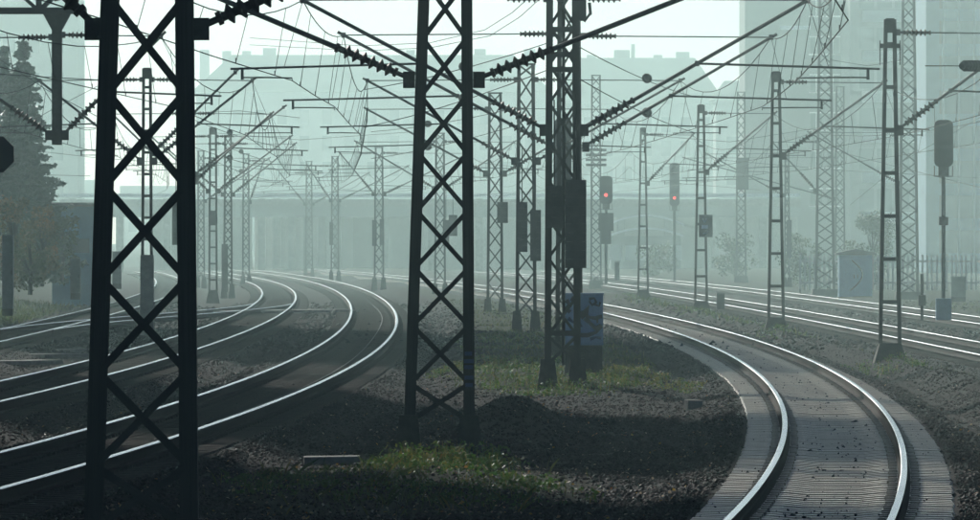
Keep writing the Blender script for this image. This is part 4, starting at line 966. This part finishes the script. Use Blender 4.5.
for k_ in range(8):
    z_ = 4.2 + 3.4 * k_; hw_ = (wx(1090, 680) - wx(850, 680)) / 2
    b = MB(); b.box((0.4, -0.2, z_), (hw_ * 2 - 1.2, 0.5, 1.0)); b.build('white_band', M['band'], t2)
    me = MB().box((0, 0, 0), (1.25, 0.1, 1.75)).mesh('pane', M['glass'])
    for i in range(11):
        o = bpy.data.objects.new('window', me); o.location = (-hw_ + 1.4 + i * 1.5, -0.03, z_ + 1.55); link(o, t2)
t3 = block('glass tower with vertical fins at the far right edge', 926, 1100, 600, -75, 16, 'wall_blue')
for i in range(10):
    b = MB(); b.box((-5.2 + i * 1.15, -0.2, 10), (0.16, 0.4, 22)); b.build('fin', M['band'], t3)
for k_ in range(9):
    b = MB(); b.box((0, -0.06, 2.2 + 2.6 * k_), (11.0, 0.1, 1.7)); b.build('window', M['glass'], t3)
sh = block('blue grey flat roofed shed behind the left slope', 52, 94, 345, 206, 8, 'wall_blue', name='shed', group=None)
b = MB(); b.box((0, 3.8, wz(204.5, 345)), (wx(94, 345) - wx(52, 345) + 0.5, 8.8, 0.16)); b.build('roof_slab', M['concrete'], sh)
for i in range(1):
    b = MB(); b.box((0.2 + i * 1.7, -0.04, 2.2), (1.0, 0.08, 0.6)); b.build('window', M['glass'], sh)
for (p0_, p1_, yt_, Y_, lab_) in [(56, 70, 168, 1250, 'faint slim high rise left of the nearest mast'), (72, 96, 180, 1200, 'faint low block beside the slim high rise'), (120, 180, 186, 1180, 'faint long block framed by the nearest mast'), (0, 52, 190, 1150, 'faint block behind the spruces')]:
    block(lab_, p0_, p1_, Y_, yt_, 12, 'wall_pale', wins=(4, (4.0, 7.0), 1.2, 1.5))
o = MB(); o.tube([(0, 0, 0), (0, 0, wz(50, 1180))], 0.9, 12, r1=0.7); ch = o.build('smokestack', M['wall_dark'], None, (wx(204.5, 1180), 1180, 0)); tag(ch, 'thin faint smokestack left of the long roofed building', 'chimney')
# viaduct
Yv = 680; vx0, vx1 = wx(60, Yv), wx(800, Yv); cxv = (vx0 + vx1) / 2
v = empty('road_viaduct', (cxv, Yv, 0)); tag(v, 'long concrete road viaduct on many piers across the background', 'bridge', None)
b = MB(); b.box((0, 4, wz(203, Yv)), (vx1 - vx0, 9, (203 - 197) * 2 * Yv / F * 0.6)); b.build('deck', M['concrete'], v)
b = MB(); b.box((0, -0.7, wz(195.5, Yv)), (vx1 - vx0, 0.25, 0.32)); b.build('parapet', M['shiny'], v)
b = MB(); b.box((0, 1.5, wz(210, Yv) - 0.1), (vx1 - vx0, 2.5, 1.0)); b.build('girder', M['wall_dark'], v)
pm = MB(); pm.box((0, 0, 3.0), (0.62, 1.2, 6.2)); PIER = pm.mesh('pier', M['concrete'])
x = vx0 + 1
while x < vx1:
    o = bpy.data.objects.new('pier', PIER); o.location = (x - cxv, 1.4, -0.3); link(o, v); x += 1.28 if wx(215, Yv) < x < wx(335, Yv) else 4.0
b = MB(); b.box((0, 0, 2.0), (wx(252, Yv) - wx(150, Yv), 1.0, 5.6)); b.build('abutment_backing', M['wall_pale'], v, (wx(200, Yv) - cxv, 3.2, 0))
b = MB(); b.box((0, 0, 2.0), (wx(352, Yv) - wx(252, Yv), 1.0, 6.0)); b.build('abutment_backing', M['band'], v, (wx(302, Yv) - cxv, 7.5, 0))  # pale wall added behind the piers so the gaps show less bright sky
b = MB(); b.box((0, 0, 2.0), (wx(800, Yv) - wx(352, Yv), 1.0, 6.0)); b.build('abutment_backing', M['wall_pale'], v, (wx(576, Yv) - cxv, 6.2, 0))
# curved roof hall in front of the viaduct
Yw = 640; wr = empty('curved_roof_hall', (wx(646, Yw), Yw, 0)); tag(wr, 'low hall with pale curved roof edges right of the red signal', 'building', None)
for k_, (zc0, hgt, wpx_) in enumerate([(wz(224, Yw), 0.75, 76), (wz(235, Yw), 0.6, 74)]):
    hw_ = wpx_ * Yw / F / 2; prof = [(-hw_ + 2 * hw_ * i / 16, zc0 + hgt * (1 - (2 * i / 16 - 1) ** 2)) for i in range(17)]
    b = MB(); poly_prism(b, prof + [(x_, z_ - 0.14) for x_, z_ in prof[::-1]], -0.4 - k_ * 0.8, 3.5 - k_ * 0.8); b.build('roof', M['shiny'], wr)
b = MB(); b.box((0, 3, wz(236, Yw) / 2), (70 * Yw / F, 5, wz(236, Yw))); b.build('wall', M['wall_dark'], wr)
for i in range(5):
    b = MB(); b.box((-2.4 + i * 1.2, 0.42, 1.3), (0.9, 0.1, 1.2)); b.build('window', M['band'], wr)
# distant train lights
r_ = empty('approaching_train', (wx(396, 700), 700, -0.1)); tag(r_, 'distant train with small amber lamps in the fog', 'train')
b = MB(); b.box((0, 6, 2.1), (2.9, 12, 3.4)); b.build('body', M['wall_dark'], r_, bevel=0.3)
b = MB(); b.box((0, -0.03, 2.75), (2.2, 0.1, 0.9)); b.build('windscreen', M['glass'], r_)
for (a, c) in [(393, 221), (399, 221), (394, 227)]:
    b = MB(); b.lathe([(0, 0.09), (1, 0.09)], (wx(a, 700) - r_.location.x, 0.0, wz(c, 700) + 0.1), (wx(a, 700) - r_.location.x, -0.12, wz(c, 700) + 0.1), 10); b.build('lamp', M['amber'], r_)

# unseen blocks added past the left edge to shade the near yard and its air
wm_ = MB().box((0, 0, 0), (0.12, 1.5, 1.6)).mesh('pane', M['glass'])
for (y0_, y1_, lab_) in [(50, 154.5, 'long added shade block beside the line, nearest to the camera, outside the picture'), (177, 199, 'slim middle added shade block beside the line, between the other two, outside the picture'), (243, 290, 'shorter added shade block beside the line, farther from the camera, outside the picture')]:
    ab = empty('shade_block', (-25.0, (y0_ + y1_) / 2, 0)); tag(ab, lab_, 'building', 'added shade blocks outside the picture'); L_ = y1_ - y0_
    b = MB(); b.box((0, 0, 15), (6, L_, 32)); b.build('wall', M['wall_pale'], ab)
    b = MB(); b.box((0, 0, 31.3), (6.6, L_ + 0.6, 0.5)); b.build('roof_slab', M['concrete'], ab)
    for k_ in range(9):
        for i in range(int(L_ / 6)):
            o = bpy.data.objects.new('window', wm_); o.location = (3.02, -L_ / 2 + 3 + i * 6.0, 2.2 + 3.2 * k_); link(o, ab)

# ------------------------------------------------------------------ haze
hz = MB(); hz.box((0, 665, 19.5), (1260, 1490, 43)); 
hm = bpy.data.materials.new('fog'); hm.use_nodes = True; N = hm.node_tree.nodes; N.remove(N['Principled BSDF'])
pv = N.new('ShaderNodeVolumePrincipled'); pv.inputs['Color'].default_value = (*FOG_COLOR, 1); pv.inputs['Density'].default_value = FOG_DENSITY; pv.inputs['Anisotropy'].default_value = FOG_G
hm.node_tree.links.new(pv.outputs[0], N['Material Output'].inputs['Volume'])
hm.cycles.homogeneous_volume = True if hasattr(hm, 'cycles') and hasattr(hm.cycles, 'homogeneous_volume') else True
o = hz.build('haze', hm); tag(o, 'pale morning fog filling the whole rail yard', None, None, 'stuff')
